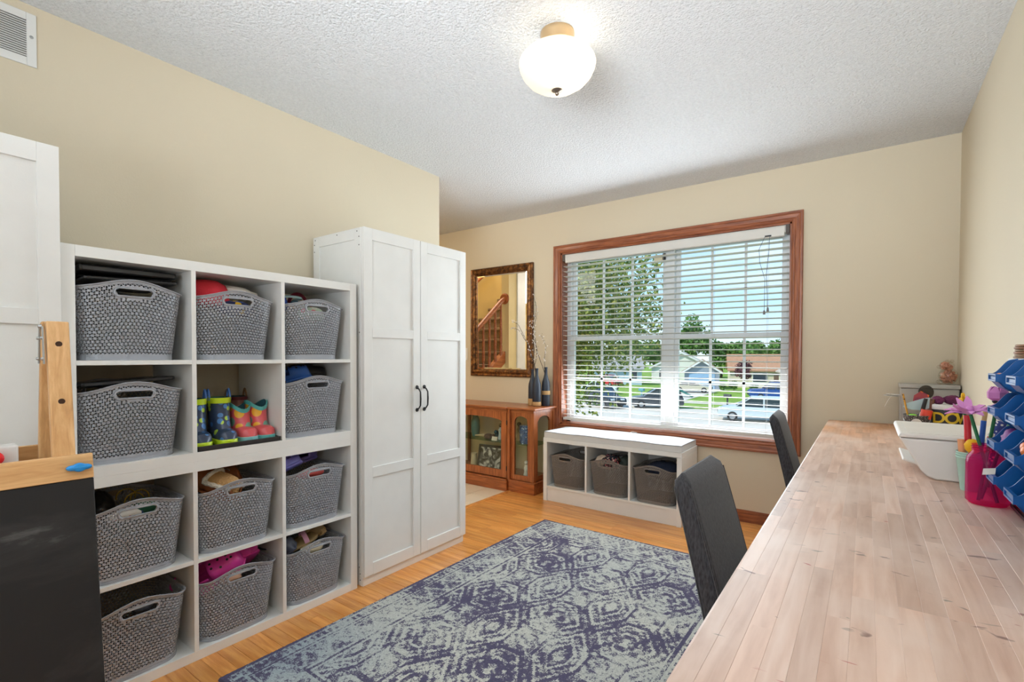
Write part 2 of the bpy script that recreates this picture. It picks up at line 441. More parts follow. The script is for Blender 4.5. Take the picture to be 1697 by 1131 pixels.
for k in ('top', 'bottom'): part('casing', casing_piece(k), M_oakx, win)
for k in ('left', 'right'): part('casing', casing_piece(k), M_oakz, win)
j = .012
part('jamb_board', MB().box(OX0, YB, OZ1 - j, OX1, YB + .10, OZ1), M_oakx, win)
part('jamb_board', MB().box(OX0, YB, OZ0, OX1, YB + .10, OZ0 + j), M_oakx, win)
part('jamb_board', MB().box(OX0, YB, OZ0, OX0 + j, YB + .10, OZ1), M_oakz, win)
part('jamb_board', MB().box(OX1 - j, YB, OZ0, OX1, YB + .10, OZ1), M_oakz, win)
YS = YB + .10
fm = MB()
fm.box(OX0, YS, OZ0, OX0 + .05, YB + T, OZ1); fm.box(OX1 - .04, YS, OZ0, OX1, YB + T, OZ1)
fm.box(OX0, YS, OZ0, OX1, YB + T, OZ0 + .035); fm.box(OX0, YS, OZ1 - .04, OX1, YB + T, OZ1)
fm.box(-1.315, YS - .005, OZ0, -1.243, YB + T + .01, OZ1)
part('vinyl_frame', fm, M_vinyl, win, bevel=.003)
ZM = 1.335
def sash(x0, x1, z0, z1, y0):
    b = .034; m = MB()
    m.box(x0, y0, z0, x0 + b, y0 + .028, z1); m.box(x1 - b, y0, z0, x1, y0 + .028, z1)
    m.box(x0 + b, y0, z0, x1 - b, y0 + .028, z0 + b); m.box(x0 + b, y0, z1 - b, x1 - b, y0 + .028, z1)
    s_ = part('sash', m, M_vinyl, win, bevel=.003)
    ix0, ix1, iz0, iz1 = x0 + b, x1 - b, z0 + b, z1 - b
    for i in (1, 2):
        xx = ix0 + (ix1 - ix0) * i / 3
        part('muntin', MB().box(xx - .009, y0 + .008, iz0, xx + .009, y0 + .020, iz1), M_vinyl, s_)
    zz = (iz0 + iz1) / 2
    part('muntin', MB().box(ix0, y0 + .008, zz - .009, ix1, y0 + .020, zz + .009), M_vinyl, s_)
    part('pane', MB().box(ix0 - .004, y0 + .0125, iz0 - .004, ix1 + .004, y0 + .0155, iz1 + .004), M_glass, s_)
for (a, b) in ((-2.172, -1.315), (-1.243, -.464)):
    sash(a, b, ZM - .018, OZ1 - .04, YS + .034)
    sash(a, b, OZ0 + .035, ZM + .022, YS + .004)
for (a, b) in ((-2.172, -1.315), (-1.243, -.464)):
    for xx in (a + .25, b - .25):
        part('sash_lock', MB().box(xx - .025, YS - .008, ZM + .002, xx + .025, YS + .006, ZM + .02), M_vinyl, win)

# ------------------------------------------------------------------ venetian blind
BX0, BX1, BY = WX0 + .016, WX1 - .016, YB + .037
bl = thing('venetian_blind', 'off-white venetian blind with open slats and cords hanging in the oak window', 'blind', ((BX0 + BX1) / 2, BY, OZ0), world=True)
hr = part('headrail', MB().box(BX0, BY - .029, OZ1 - .062, BX1, BY + .029, OZ1 - .014), M_slat, bl)
part('valance', MB().prism([(BY - .040, OZ1 - .084), (BY - .030, OZ1 - .090), (BY - .030, OZ1 - .018), (BY - .036, OZ1 - .018), (BY - .040, OZ1 - .026)], 'x', BX0 + .03, BX1 - .03), M_slat, bl)
for xx in (BX0, BX1 - .022): part('bracket', MB().box(xx, BY - .038, OZ1 - .07, xx + .022, BY + .03, OZ1 - .013), flat('dark_bracket_metal', (84, 72, 66), .4), bl)
zs = OZ1 - .1; slm = MB(); rows_ = []
sec = [(-.025, -.0014), (-.012, .0010), (0, .0018), (.012, .0010), (.025, -.0014)]
top = [(u, w + .0013) for u, w in sec]; bot = [(u, w - .0013) for u, w in reversed(sec)]
slm.prism(top + bot, 'x', -(BX1 - BX0) / 2 + .004, (BX1 - BX0) / 2 - .004)
slat_me = slm.mesh('slat', smooth=30); slat_me.materials.append(M_slat)
ns = 31; z_lo = OZ0 + .066
for i in range(ns):
    z = zs - .018 - (zs - .018 - z_lo - .02) * i / (ns - 1)
    o = bpy.data.objects.new('slat', slat_me); COL.objects.link(o); o.parent = bl
    o.location = (0, 0, z - OZ0); o.rotation_euler = (R(-5 + rp_.uniform(-1.2, 1.2)), 0, 0)
part('bottom_rail', MB().box(BX0 + .004, BY - .024, OZ0 + .036, BX1 - .004, BY + .024, OZ0 + .060), M_slat, bl, bevel=.004)
M_cord = flat('pale_cord', (206, 206, 204), .8)
for fx in (.06, .28, .5, .72, .925):
    xx = BX0 + (BX1 - BX0) * fx
    for yy in (BY - .0262, BY + .0262):
        part('ladder_cord', MB().cyl((xx, yy, OZ0 + .045), (xx, yy, OZ1 - .06), .0008, n=5), M_cord, bl)
M_cord2 = flat('blue_grey_cord', (96, 110, 134), .8)
xx = WX1 - .165
part('lift_cord', MB().tube([(xx, BY - .042, OZ1 - .08), (xx - .035, BY - .046, 1.93), (xx - .03, BY - .046, 1.84), (xx + .004, BY - .046, 1.72), (xx + .002, BY - .046, 1.50)], .0016, 6), M_cord2, bl, 60)
part('lift_cord', MB().tube([(xx + .03, BY - .042, OZ1 - .08), (xx + .026, BY - .046, 1.9), (xx + .012, BY - .046, 1.75), (xx + .02, BY - .046, 1.6), (xx + .022, BY - .046, 1.52)], .0016, 6), M_cord2, bl, 60)
for dx, zz in ((.002, 1.475), (.024, 1.495)):
    part('tassel', MB().lathe([(.003, .03), (.006, .024), (.008, .004), (.0085, 0)], 12, (xx + dx, BY - .046, zz)), flat('grey_tassel', (120, 122, 124), .5), bl, 60)
part('cord_lock', MB().box(xx - .0, BY - .043, OZ1 - .082, xx + .04, BY - .035, OZ1 - .072), M_iron, bl)
# small alarm sensor clipped near the top of the centre mullion, behind the slats
sn = thing('window_sensor', 'small cream window sensor with black end at top of the window centre post', 'sensor', (-1.36, YB + .085, 1.95), world=True)
part('housing', MB().box(-1.405, YB + .077, 1.945, -1.335, YB + .099, 1.995), flat('cream_plastic', (226, 216, 186), .5), sn, bevel=.003)
part('end_cap', MB().box(-1.335, YB + .077, 1.952, -1.312, YB + .094, 2.002), M_black, sn, bevel=.002)
part('wire', MB().tube([(-1.385, YB + .088, 1.945), (-1.388, YB + .086, 1.85), (-1.382, YB + .086, 1.74)], .0015, 6), M_cord2, sn)
solo('white_cord', MB().tube([(-1.50, YB - .014, .566), (-1.535, YB - .034, .572), (-1.57, YB - .04, .555), (-1.575, YB - .043, .53), (-1.575, YB - .043, .3)], .0028, 7), flat('white_cord_plastic', (232, 230, 222), .5),  # white cord coming from the bottom of the blind
     'thin white cable looping over the sill behind the bench cushion', 'cable', (-1.57, YB - .04, .3), smooth=60)
# ------------------------------------------------------------------ cube shelving (two stacked units)
XK, YK = -2.085, .43
COLS = [(.467, .805), (.821, 1.159), (1.175, 1.513)]
def cube_unit(z0, label):
    xb = XK - .39
    t = thing('cube_shelf', label, 'shelf', (XK - .195, YK + .56, z0), world=True, group=None)
    part('bottom_panel', MB().box(xb, YK + .0372, z0, XK, YK + 1.1228 - .04, z0 + .037), M_white, t, bevel=.001)
    part('top_panel', MB().box(xb, YK + .0372, z0 + .733, XK, YK + 1.0828, z0 + .77), M_white, t, bevel=.001)
    for yy in (YK, YK + 1.083): part('side_panel', MB().box(xb, yy, z0, XK, yy + .037, z0 + .77), M_white, t, bevel=.001)
    for yy in (.805, 1.159): part('divider', MB().box(xb, yy, z0 + .037, XK, yy + .016, z0 + .733), M_white, t, bevel=.001)
    for (a, b) in COLS: part('shelf_board', MB().box(xb, a, z0 + .377, XK, b, z0 + .393), M_white, t, bevel=.001)
    return t
cube_unit(0, 'lower white cube shelf of six openings standing on the floor')
cube_unit(.77, 'upper white cube shelf stacked on the other, holding the rain boots')

# ------------------------------------------------------------------ woven-look plastic basket
def rrect(t, a, b, r):
    """point at fraction t (0..1, starts at front centre +x, counter-clockwise) of a rounded rectangle half sizes a (x), b (y)"""
    segs = [('l', (a, 0), (a, b - r)), ('c', (a - r, b - r), 0), ('l', (a - r, b), (-(a - r), b)), ('c', (-(a - r), b - r), 90),
            ('l', (-a, b - r), (-a, -(b - r))), ('c', (-(a - r), -(b - r)), 180), ('l', (-(a - r), -b), (a - r, -b)), ('c', (a - r, -(b - r)), 270), ('l', (a, -(b - r)), (a, 0))]
    Ls = [math.dist(s_[1], s_[2]) if s_[0] == 'l' else math.pi / 2 * r for s_ in segs]; d = (t % 1.0) * sum(Ls)
    for s_, l in zip(segs, Ls):
        if d <= l + 1e-9:
            if s_[0] == 'l':
                f = d / l if l else 0; return s_[1][0] + f * (s_[2][0] - s_[1][0]), s_[1][1] + f * (s_[2][1] - s_[1][1])
            an = R(s_[2] + 90 * d / l); return s_[1][0] + r * math.cos(an), s_[1][1] + r * math.sin(an)
        d -= l
    return a, 0
BA, BB, BR_ = (.146, .168), (.136, .159), .052     # half depth, half width (bottom, top), corner radius
SL_W, SL_H, SL_D = .056, .0125, .044                # handle slot half width, half height, depth below rim
def bk_top(x, y):
    w = max(0, min(1, (abs(x) - .10) / .06)); w = w * w * (3 - 2 * w)
    return .246 + .034 * w * (math.cos(math.pi * min(1, abs(y) / .168)) * .5 + .5)
_tab = {}
def bk_pos(t, v):
    key = round(t % 1.0, 5)
    if key not in _tab: _tab[key] = (rrect(t, BA[0], BB[0], BR_), rrect(t, BA[1], BB[1], BR_))
    (x0, y0), (x1, y1) = _tab[key]
    zt = bk_top(x1, y1); x = x0 + (x1 - x0) * v; y = y0 + (y1 - y0) * v; z = v * zt
    a = BA[0] + (BA[1] - BA[0]) * v; b = BB[0] + (BB[1] - BB[0]) * v
    w = max(0, (abs(x) / a - .72) / .28)
    x += math.copysign(.011 * w * (1 - (y / b) ** 2), x)
    return Vector((x, y, z))
def in_slot(p):
    if abs(p.x) < .12: return None
    z0 = bk_top(p.x, 0) - SL_D; dy = max(0, abs(p.y) - (SL_W - SL_H)); dz = p.z - z0
    return math.hypot(dy, dz) - SL_H
def build_basket():
    per = 1.19; s_ = .0129; nc = int(per / s_); nr = 22
    m = MB(); V = {}
    def vert(i, j):
        i %= nc
        if (i, j) in V: return V[i, j]
        t = (i + .5 * (j % 2)) / nc; v = .035 + .93 * j / nr
        p = bk_pos(t, v); d = in_slot(p); inside = d is not None and d < 0
        V[i, j] = (p, t, v, inside); return V[i, j]
    cen = lambda z: Vector((0, 0, z))
    for j in range(nr):
        for i in range(nc):
            tris = ([((i, j), (i + 1, j), (i, j + 1)), ((i + 1, j), (i + 1, j + 1), (i, j + 1))] if j % 2 == 0 else
                    [((i, j), (i + 1, j), (i + 1, j + 1)), ((i, j), (i + 1, j + 1), (i, j + 1))])
            for tr in tris:
                vs = [vert(*q) for q in tr]
                if all(q[3] for q in vs): continue
                P = []
                for q in vs:
                    p = q[0].copy()
                    if q[3]:
                        zc = bk_top(p.x, 0) - SL_D; cy = max(-(SL_W - SL_H), min(SL_W - SL_H, p.y)); d = Vector((p.y - cy, p.z - zc))
                        if d.length < 1e-5: d = Vector((0, 1))
                        d = d.normalized() * SL_H; p.y = cy + d.x; p.z = zc + d.y
                    P.append(p)
                c = (P[0] + P[1] + P[2]) / 3; ds = in_slot(c)
                n = (P[1] - P[0]).cross(P[2] - P[0]);
                if n.length < 1e-9: continue
                n.normalize()
                solid = (ds is not None and ds < .0095) or j == 0 or any(q[3] for q in vs)
                if solid:
                    m.add(P, [(0, 1, 2)]); continue
                k = .65; I = []
                for a in range(3):
                    d = P[a] - c; I.append(c + (Matrix.Rotation(.5, 3, n) @ d) * k)
                D = [q - n * .0024 for q in I]
                m.add(P + I + D, [(0, 1, 4, 3), (1, 2, 5, 4), (2, 0, 3, 5), (3, 4, 7, 6), (4, 5, 8, 7), (5, 3, 6, 8)])
    nt_ = 96
    ring = lambda v, off, dz=0: [tuple(bk_pos(k / nt_, v) * 1 + Vector((bk_pos(k / nt_, v).x, bk_pos(k / nt_, v).y, 0)).normalized() * off + Vector((0, 0, dz))) for k in range(nt_)]
    # bottom band and floor, upper band
    m.sheet([ring(.045, -.002), ring(.045, .0015), ring(.0, .0015), ring(.0, -.012)], True)
    base = ring(0, -.012, .003); m.add(base, [tuple(range(nt_))])
    m.sheet([ring(.962, .0005), ring(.972, .001), ring(.986, .001), ring(.99, .006), ring(1.0, .0065), ring(1.005, .004), ring(1.0, -.0015), ring(.955, -.002)], True)
    me = m.mesh('weave', smooth=None)
    frs = []
    for sg in (1, -1):
        pts = []; fr = MB()
        for k in range(40):
            a = 2 * math.pi * k / 40; dy = math.copysign(SL_W - SL_H, math.cos(a)) + (SL_H + .002) * math.cos(a); dz = (SL_H + .002) * math.sin(a)
            z = .28 - SL_D + dz; v = z / .28
            b = BB[0] + (BB[1] - BB[0]) * v; a_ = BA[0] + (BA[1] - BA[0]) * v
            pts.append((sg * (a_ + .011 * (1 - (dy / b) ** 2)), dy, z))
        fr.tube(pts, .0042, 6, closed=True, flat=1.0); frs.append(fr.mesh('slot_frame', smooth=60))
    return me, frs
M_bask = flat('grey_woven_plastic', (160, 163, 170), .36, var=.05, vscale=3)
M_bask2 = flat('taupe_woven_plastic', (126, 120, 115), .42, var=.05, vscale=3)
bk_weave, bk_frame = build_basket()
bk_weave2, bk_frame2 = bk_weave.copy(), [q.copy() for q in bk_frame]
def basket(loc, rz, label, group, taupe=False, rot=None):
    t = thing('plastic_basket', label, 'basket', loc, rz, group)
    m = M_bask2 if taupe else M_bask
    link('weave', bk_weave2 if taupe else bk_weave, m, t); [link('handle_rim', q, m, t) for q in (bk_frame2 if taupe else bk_frame)]
    return t
ZR = [1.1635, .8075, .3935, .0375]
lab = {(0, 0): 'grey woven plastic basket holding black folders in the top left cube', (0, 1): 'grey woven plastic basket with red and white hats in the top middle cube',
       (0, 2): 'grey woven plastic basket with a dark red band showing, in the top right cube', (1, 0): 'grey woven plastic basket with a flat black case on it, left of the rain boots',
       (1, 2): 'grey woven plastic basket with blue and black shoes, right of the rain boots', (2, 0): 'grey woven plastic basket with yellow cords, third row left beside the chalkboard',
       (2, 1): 'grey woven plastic basket holding fur-lined brown moccasins', (2, 2): 'grey woven plastic basket holding lavender clogs',
       (3, 0): 'grey woven plastic basket looking empty, bottom row beside the chalkboard', (3, 1): 'grey woven plastic basket holding bright pink clogs',
       (3, 2): 'grey woven plastic basket holding sandals, bottom row beside the tall cabinet'}
BPOS = {}
for (r_, c_), lb in lab.items():
    yc = sum(COLS[c_]) / 2 - (.009 if r_ < 2 else .008); xc = XK - .178 + (.008 if r_ > 1 else 0)
    BPOS[r_, c_] = (xc, yc, ZR[r_]); basket(BPOS[r_, c_], R(rp_.uniform(-.8, .8)), lb, 'grey baskets in the cube shelves')

# ------------------------------------------------------------------ boots
def spots(name, base, c1, c2, scale, rough=.3, thr=.32, extra=None):
    m, nt, bs, out = nodes(name); vec = coords(nt, 'Object', (scale,) * 3)
    vo = N(nt, 'ShaderNodeTexVoronoi'); vo.inputs['Scale'].default_value = 1; nt.links.new(vec, vo.inputs['Vector'])
    sp = N(nt, 'ShaderNodeSeparateColor'); nt.links.new(vo.outputs['Color'], sp.inputs[0])
    pick = ramp(nt, sp.outputs[0], [(0, lin(c1)), (.5, lin(c1)), (.52, lin(c2)), (1, lin(c2))])
    th = N(nt, 'ShaderNodeMath', operation='LESS_THAN'); th.inputs[1].default_value = thr; nt.links.new(vo.outputs['Distance'], th.inputs[0])
    mi = N(nt, 'ShaderNodeMix', data_type='RGBA'); mi.inputs['A'].default_value = (*lin(base), 1)
    nt.links.new(th.outputs[0], mi.inputs['Factor']); nt.links.new(pick, mi.inputs['B']); nt.links.new(mi.outputs['Result'], bs.inputs['Base Color'])
    bs.inputs['Roughness'].default_value = rough; return m
def foot_rows(L, W, Hh, nose=.55, n=18, k=15, z0=0):
    rows = []
    for i in range(k):
        u = i / (k - 1); x = -L * .5 + L * u
        w = W * .5 * (0.80 + .22 * math.sin(math.pi * min(1, u * .9))) * min(1, math.sqrt(max(0, 1 - ((u - .5) / .5) ** 6)) + .05)
        h = Hh * (1 - (1 - nose) * max(0, (u - .3) / .7)) * min(1, math.sqrt(max(0, 1 - ((u - .5) / .5) ** 8)) + .12)
        row = []
        for q in range(n):
            a = 2 * math.pi * q / n - math.pi / 2; cz, cy = math.sin(a), math.cos(a)
            yy = w * math.copysign(abs(cy) ** .75, cy); zz = h * (.5 + .5 * math.copysign(abs(cz) ** .7, cz))
            row.append((x, yy, z0 + zz))
        rows.append(row)
    return rows
def outline_prism(L, W, z0, z1, grow=1.0):
    up_, dn = [], []
    for i in range(17):
        u = i / 16; x = (-L * .5 + L * u) * grow
        w = W * .5 * (0.80 + .22 * math.sin(math.pi * min(1, u * .9))) * min(1, math.sqrt(max(0, 1 - ((u - .5) / .5) ** 6)) + .03) * grow
        up_.append((x, w)); dn.append((x, -w))
    return MB().prism(dn + up_[::-1], 'z', z0, z1)
def boot(label, loc, rz, hgt, L, mat, trim, sole, cuff_h, loops=None, notch=0, group='children rain boots on the black tray'):
    t = thing('rain_boot', label, 'boot', loc, rz, group)
    up = MB(); up.sheet(foot_rows(L, .076, .072, .72, z0=.004), True)
    rows = []
    cx = -L * .18
    for i in range(14):
        u = i / 13; z = .022 + (hgt - .022) * u; g3 = (1 - u) ** 2.6; a = .050 + .006 * u + .030 * g3; b = .0355 + .0065 * u
        rows.append([(cx + .028 * g3 + a * math.cos(2 * math.pi * k / 22), b * math.sin(2 * math.pi * k / 22), z + (notch * (abs(math.cos(2 * math.pi * k / 22)) ** 2 - .5) * u ** 4)) for k in range(22)])
    up.sheet(rows, True)
    o = part('upper', up, mat, t, 50)
    inn = MB(); a, b = .049, .035
    inn.sheet([[(cx + (a - .003 * q) * math.cos(2 * math.pi * k / 22), (b - .001 * q + .004) * math.sin(2 * math.pi * k / 22), hgt - .05 * q + (notch * (abs(math.cos(2 * math.pi * k / 22)) ** 2 - .5) if q == 0 else 0)) for k in range(22)] for q in range(3)], True)
    part('lining', inn, flat('boot_lining', (46, 92, 100), .8), t, 50)
    cu = MB(); cu.sheet([[(cx + (.0575 + d) * math.cos(2 * math.pi * k / 22), (.0435 + d) * math.sin(2 * math.pi * k / 22), z + notch * (abs(math.cos(2 * math.pi * k / 22)) ** 2 - .5)) for k in range(22)] for z, d in ((hgt - cuff_h, -.002), (hgt - cuff_h, .0005), (hgt + .001, .0015), (hgt + .001, -.003))], True)
    part('cuff', cu, trim, t, 40)
    part('sole', outline_prism(L, .079, 0, .024, 1.025), sole, t, 40, bevel=.004)
    if loops:
        for sy in (-1, 1):
            part('pull_loop', MB().tube([(cx - .02 + .04 * (k / 10), sy * .04, hgt - .01 + .045 * math.sin(math.pi * k / 10)) for k in range(11)], .0042, 6), loops, t, 60)
    return t
M_lime = flat('lime_rubber', (196, 222, 40), .35); M_teal = flat('teal_rubber', (86, 168, 164), .35); M_tealp = flat('pale_teal_rubber', (128, 192, 192), .35)
M_shark = spots('navy_print_with_lime_fish', (52, 66, 92), (176, 206, 60), (74, 128, 190), 34, .28, .40)
M_coral = spots('coral_print_with_sunflowers', (216, 92, 96), (236, 176, 52), (120, 170, 148), 19, .3, .42)
M_bluer = flat('blue_rubber', (70, 116, 190), .35); M_tan = flat('tan_loop_strap', (150, 116, 84), .6)
zt_ = .807
tray = MB(); tx0, tx1, ty0, ty1 = -2.452, -2.088, .824, 1.154
tray.box(tx0, ty0, zt_ + .0005, tx1, ty1, zt_ + .005)
for a, b, c, d in ((tx0, ty0, tx1, ty0 + .005), (tx0, ty1 - .005, tx1, ty1), (tx0, ty0, tx0 + .005, ty1), (tx1 - .005, ty0, tx1, ty1)): tray.box(a, b, zt_ + .0005, c, d, zt_ + .02)
solo('boot_tray', tray, flat('dark_brown_black_plastic', (42, 38, 38), .45), 'black plastic tray under the rain boots', 'tray', ((tx0 + tx1) / 2, .99, zt_), bevel=.002)
zb = zt_ + .0055
boot('navy rain boot with lime fish print, nearest the left divider', (-2.205, .866, zb), R(-6), .190, .19, M_shark, M_lime, M_lime, .022, M_bluer)
boot('navy rain boot with lime fish print, beside the coral boots', (-2.205, .962, zb), R(-4), .190, .19, M_shark, M_lime, M_lime, .022, M_bluer)
boot('coral rain boot with sunflower print, next to the navy boots', (-2.205, 1.046, zb), R(-2), .150, .185, M_coral, M_teal, M_tealp, .016, None, -.03)
boot('coral rain boot with sunflower print, farthest right on the tray', (-2.20, 1.118, zb), R(-1), .155, .185, M_coral, M_teal, M_teal, .016, None, -.03)
M_rose = flat('dusty_rose_rubber', (150, 104, 92), .5); M_dkr = flat('dark_red_trim', (110, 40, 44), .5)
boot('dusty rose rain boot with tan loops behind the coral boots', (-2.385, 1.035, zb), R(0), .170, .13, M_rose, M_dkr, M_rose, .014, M_tan)
boot('dusty rose rain boot with tan loops in the back right corner', (-2.385, 1.115, zb), R(0), .176, .13, M_rose, M_dkr, M_rose, .014, M_tan)
M_grn = flat('dark_green_rubber', (30, 96, 56), .4)
boot('dark green rain boot behind the navy boots', (-2.385, .872, zb), R(0), .182, .13, M_grn, M_grn, M_grn, .02, M_grn)

# ------------------------------------------------------------------ shoes and other basket contents
def clog_part(mb_rows, k0, lo, hi, n):
    m = MB(); rows = mb_rows; vs = [p for r in rows for p in r]; fs = []
    for i in range(len(rows) - 1):
        for q in range(n):
            l = (q + 1) % n
            if i < k0 and lo <= q < hi: continue
            fs.append((i * n + q, i * n + l, (i + 1) * n + l, (i + 1) * n + q))
    m.add(vs, fs); return m
def clog(name, label, cat, loc, rot, mat, L=.2, W=.085, Hh=.07, strap=True, holes=True, openk=8, group=None, lining=None, nose=.8):
    t = thing(name, label, cat, loc, 0, group); t.rotation_euler = rot
    rows = foot_rows(L, W, Hh, nose, 20, 17)
    m = clog_part(rows, openk, 6, 15, 20)
    o = part('upper', m, mat, t, 60); so = o.modifiers.new('thick', 'SOLIDIFY'); so.thickness = .005; so.offset = -1
    sl = MB(); sl.sheet([[(x * 1.02, y * 1.04, min(z, .016)) for x, y, z in r] for r in foot_rows(L, W, .018, 1, 20, 17)], True)
    part('sole', sl, mat, t, 40)
    if strap:
        part('heel_strap', MB().tube([(-.01 - (L * .5) * math.sin(math.pi * k / 12), W * .5 * math.cos(math.pi * k / 12), Hh * .8 + .018 * math.sin(math.pi * k / 12)) for k in range(13)], .0075, 6, flat=.5), mat, t, 60)
    if holes:
        hm = MB()
        for (u, a) in [(.72, -50), (.72, -17), (.72, 17), (.72, 50), (.82, -34), (.82, 0), (.82, 34), (.62, -30), (.62, 0), (.62, 30), (.9, -18), (.9, 18)]:
            i = int(u * 16); q = ((a + 90) + 90) / 18.0; qi = int(q) % 20; p = Vector(rows[i][qi]); p2 = Vector(rows[i][(qi + 1) % 20]); p3 = Vector(rows[min(i + 1, 16)][qi])
            nn = (p3 - p).cross(p2 - p);
            if nn.length < 1e-9: continue
            nn.normalize()
            if nn.z < 0: nn = -nn
            hm.tube([p - nn * .002, p + nn * .0012], .0052, 8)
        part('vent_hole_shade', hm, M_black, t)  # dark discs set on the foam as the shade in the holes
    if lining:
        part('lining', MB().sheet([[(p[0] * .93, p[1] * .86, max(.012, p[2] * .97) + .002) for p in r] for r in rows[:11]], True), lining, t, 60)
    return t
def blob(name, label, cat, c, r, mat, seed=0, amp=.25, fr=3.0, group=None, rot=None):
    m = MB(); m.ball((0, 0, 0), 1.0, 28, 16); o = Vector((seed * 7.1, seed * 3.3, 0)); vs = []
    for p in m.v:
        v = Vector(p); d = 1 + amp * mnoise.noise(v * fr * .5 + o) + amp * .5 * mnoise.noise(v * fr * 1.6 + o)
        vs.append((v.x * d * r[0], v.y * d * r[1], v.z * d * r[2]))
    m.v = vs
    return solo(name, m, mat, label, cat, c, group, smooth=70, world=False, rot=rot)
def put(r_, c_, dx, dy, dz): x, y, z = BPOS[r_, c_]; return (x + dx, y + dy, z + dz)
M_blk = flat('black_vinyl', (20, 20, 22), .28); M_dgr = flat('charcoal_plastic', (58, 58, 60), .4)
def slab(name, label, cat, loc, sx_, sy_, sz_, mat, rot=(0, 0, 0), bev=.004, edge=None):
    o = solo(name, MB().box(-sx_ / 2, -sy_ / 2, 0, sx_ / 2, sy_ / 2, sz_), mat, label, cat, loc, None, None, bev, 2, False, rot)
    if edge: part('edge_band', MB().box(sx_ / 2 - .002, -sy_ / 2 + .01, sz_ * .25, sx_ / 2 + .0012, sy_ / 2 - .01, sz_ * .75), edge, o)
    return o
# top row left: folders and a tray
slab('storage_tray', 'charcoal tray lying on the basket in the top left cube', 'tray', put(0, 0, .0, .005, .272), .27, .28, .010, M_dgr, (R(2), R(-3), R(2)), .004, M_black)
slab('portfolio_case', 'black vinyl portfolio, topmost in the top left cube', 'case', put(0, 0, -.01, .0, .296), .27, .295, .024, M_blk, (R(1), R(-3), R(3)), .008, M_dgr)
slab('laptop_sleeve', 'thin black sleeve under the portfolio in the top left cube', 'case', put(0, 0, -.02, .012, .285), .24, .27, .008, M_blk, (R(2.5), R(-3), R(-4)))
# top row middle: hats
hat = thing('knit_hat', 'bright red knit hat in the top middle basket', 'hat', put(0, 1, .03, -.065, .252), world=False)
M_red = flat('red_knit', (214, 44, 58), .8, bump=(260, .4, .004)); M_wht = flat('white_fleece', (236, 232, 224), .9, bump=(120, .3, .004))
part('crown', MB().lathe([(.082, 0), (.084, .03), (.072, .058), (.045, .074), (.001, .08)], 28), M_red, hat, 60)
part('band', MB().lathe_open([(.08, -.03), (.087, -.026), (.088, .0), (.083, .006)], 28), M_red, hat, 60)
blob('fuzzy_mitten', 'crimson fuzzy mitten behind the red hat', 'mitten', put(0, 1, -.04, -.115, .30), (.05, .055, .026), flat('crimson_fuzz', (176, 30, 52), .95, bump=(90, .8, .01)), 3, .3)
cap = thing('sun_hat', 'white sun hat with flat brim in the top middle basket', 'hat', put(0, 1, .0, .062, .288)); cap.rotation_euler = (R(-6), R(4), 0)
part('brim', MB().lathe([(.05, .0), (.088, .0), (.092, .006), (.09, .016), (.06, .02)], 32), M_wht, cap, 50)
part('crown', MB().lathe([(.062, .016), (.06, .024), (.045, .030), (.001, .033)], 32), M_wht, cap, 50)
blob('navy_scarf', 'navy and yellow scarf seen through the top middle basket handle', 'scarf', put(0, 1, .085, .03, .215), (.05, .075, .035), spots('navy_yellow_print', (40, 52, 96), (232, 190, 40), (70, 90, 150), 30, .8, .4), 5)
# top row right
blob('blue_cloth', 'blue cloth at the left of the top right basket', 'cloth', put(0, 2, .0, -.10, .262), (.06, .045, .04), flat('royal_blue_cloth', (60, 92, 180), .85), 6)
gg = thing('swim_goggles', 'pale blue strap of swim goggles in the top right basket', 'goggles', put(0, 2, .03, -.045, .278))
part('strap', MB().tube([(.0 + .03 * math.cos(R(a)), .05 * math.sin(R(a)), .006 + .012 * math.cos(R(a * .5))) for a in range(-150, 151, 15)], .006, 8, flat=.6), flat('pale_blue_silicone', (176, 208, 218), .4), gg, 60)
part('lens', MB().ball((-.02, .03, -.005), (.012, .022, .014)).ball((-.02, -.03, -.005), (.012, .022, .014)), flat('smoky_lens', (92, 120, 140), .2), gg, 60)
solo('headband', MB().tube([(0, .045 * math.cos(R(a)), .01 + .045 * math.sin(R(a))) for a in range(-10, 191, 12)], .009, 8, flat=.55), flat('dark_red_velvet', (126, 28, 52), .8), 'dark red headband arching out of the top right basket', 'headband', put(0, 2, -.04, .03, .268), smooth=60, world=False)
blob('pale_green_bag', 'pale green pouch seen through the top right basket handle', 'pouch', put(0, 2, .10, .012, .21), (.05, .065, .04), spots('pale_green_pink', (196, 214, 190), (226, 110, 120), (232, 226, 210), 22, .6, .3), 9, .15)
# second row left
slab('flat_case', 'flat black case resting on the basket left of the boots', 'case', put(1, 0, -.02, .0, .268), .26, .285, .014, M_blk, (R(3.5), R(-2), R(3)), .005, M_dgr)
slab('flat_tray', 'thin black tray under the flat case left of the boots', 'tray', put(1, 0, -.02, -.03, .252), .22, .22, .007, M_blk, (R(-2), R(-2), R(-4)))
# second row right
clog('blue_clog', 'blue clog with strap in the basket right of the boots', 'shoe', put(1, 2, .01, -.035, .25), (R(6), R(-14), R(62)), flat('blue_foam', (52, 104, 190), .5), .19, .085, .075)
clog('black_shoe', 'black leather shoe with tan sole in the basket right of the boots', 'shoe', put(1, 2, -.04, .075, .26), (R(20), R(-4), R(-100)), flat('black_leather', (32, 31, 32), .4), .2, .08, .075, False, False, 6)
blob('dark_sneaker', 'dark maroon shoe at the left of the basket right of the boots', 'shoe', put(1, 2, .0, -.115, .235), (.085, .035, .045), flat('dark_maroon_mesh', (52, 34, 38), .8), 11, .2)
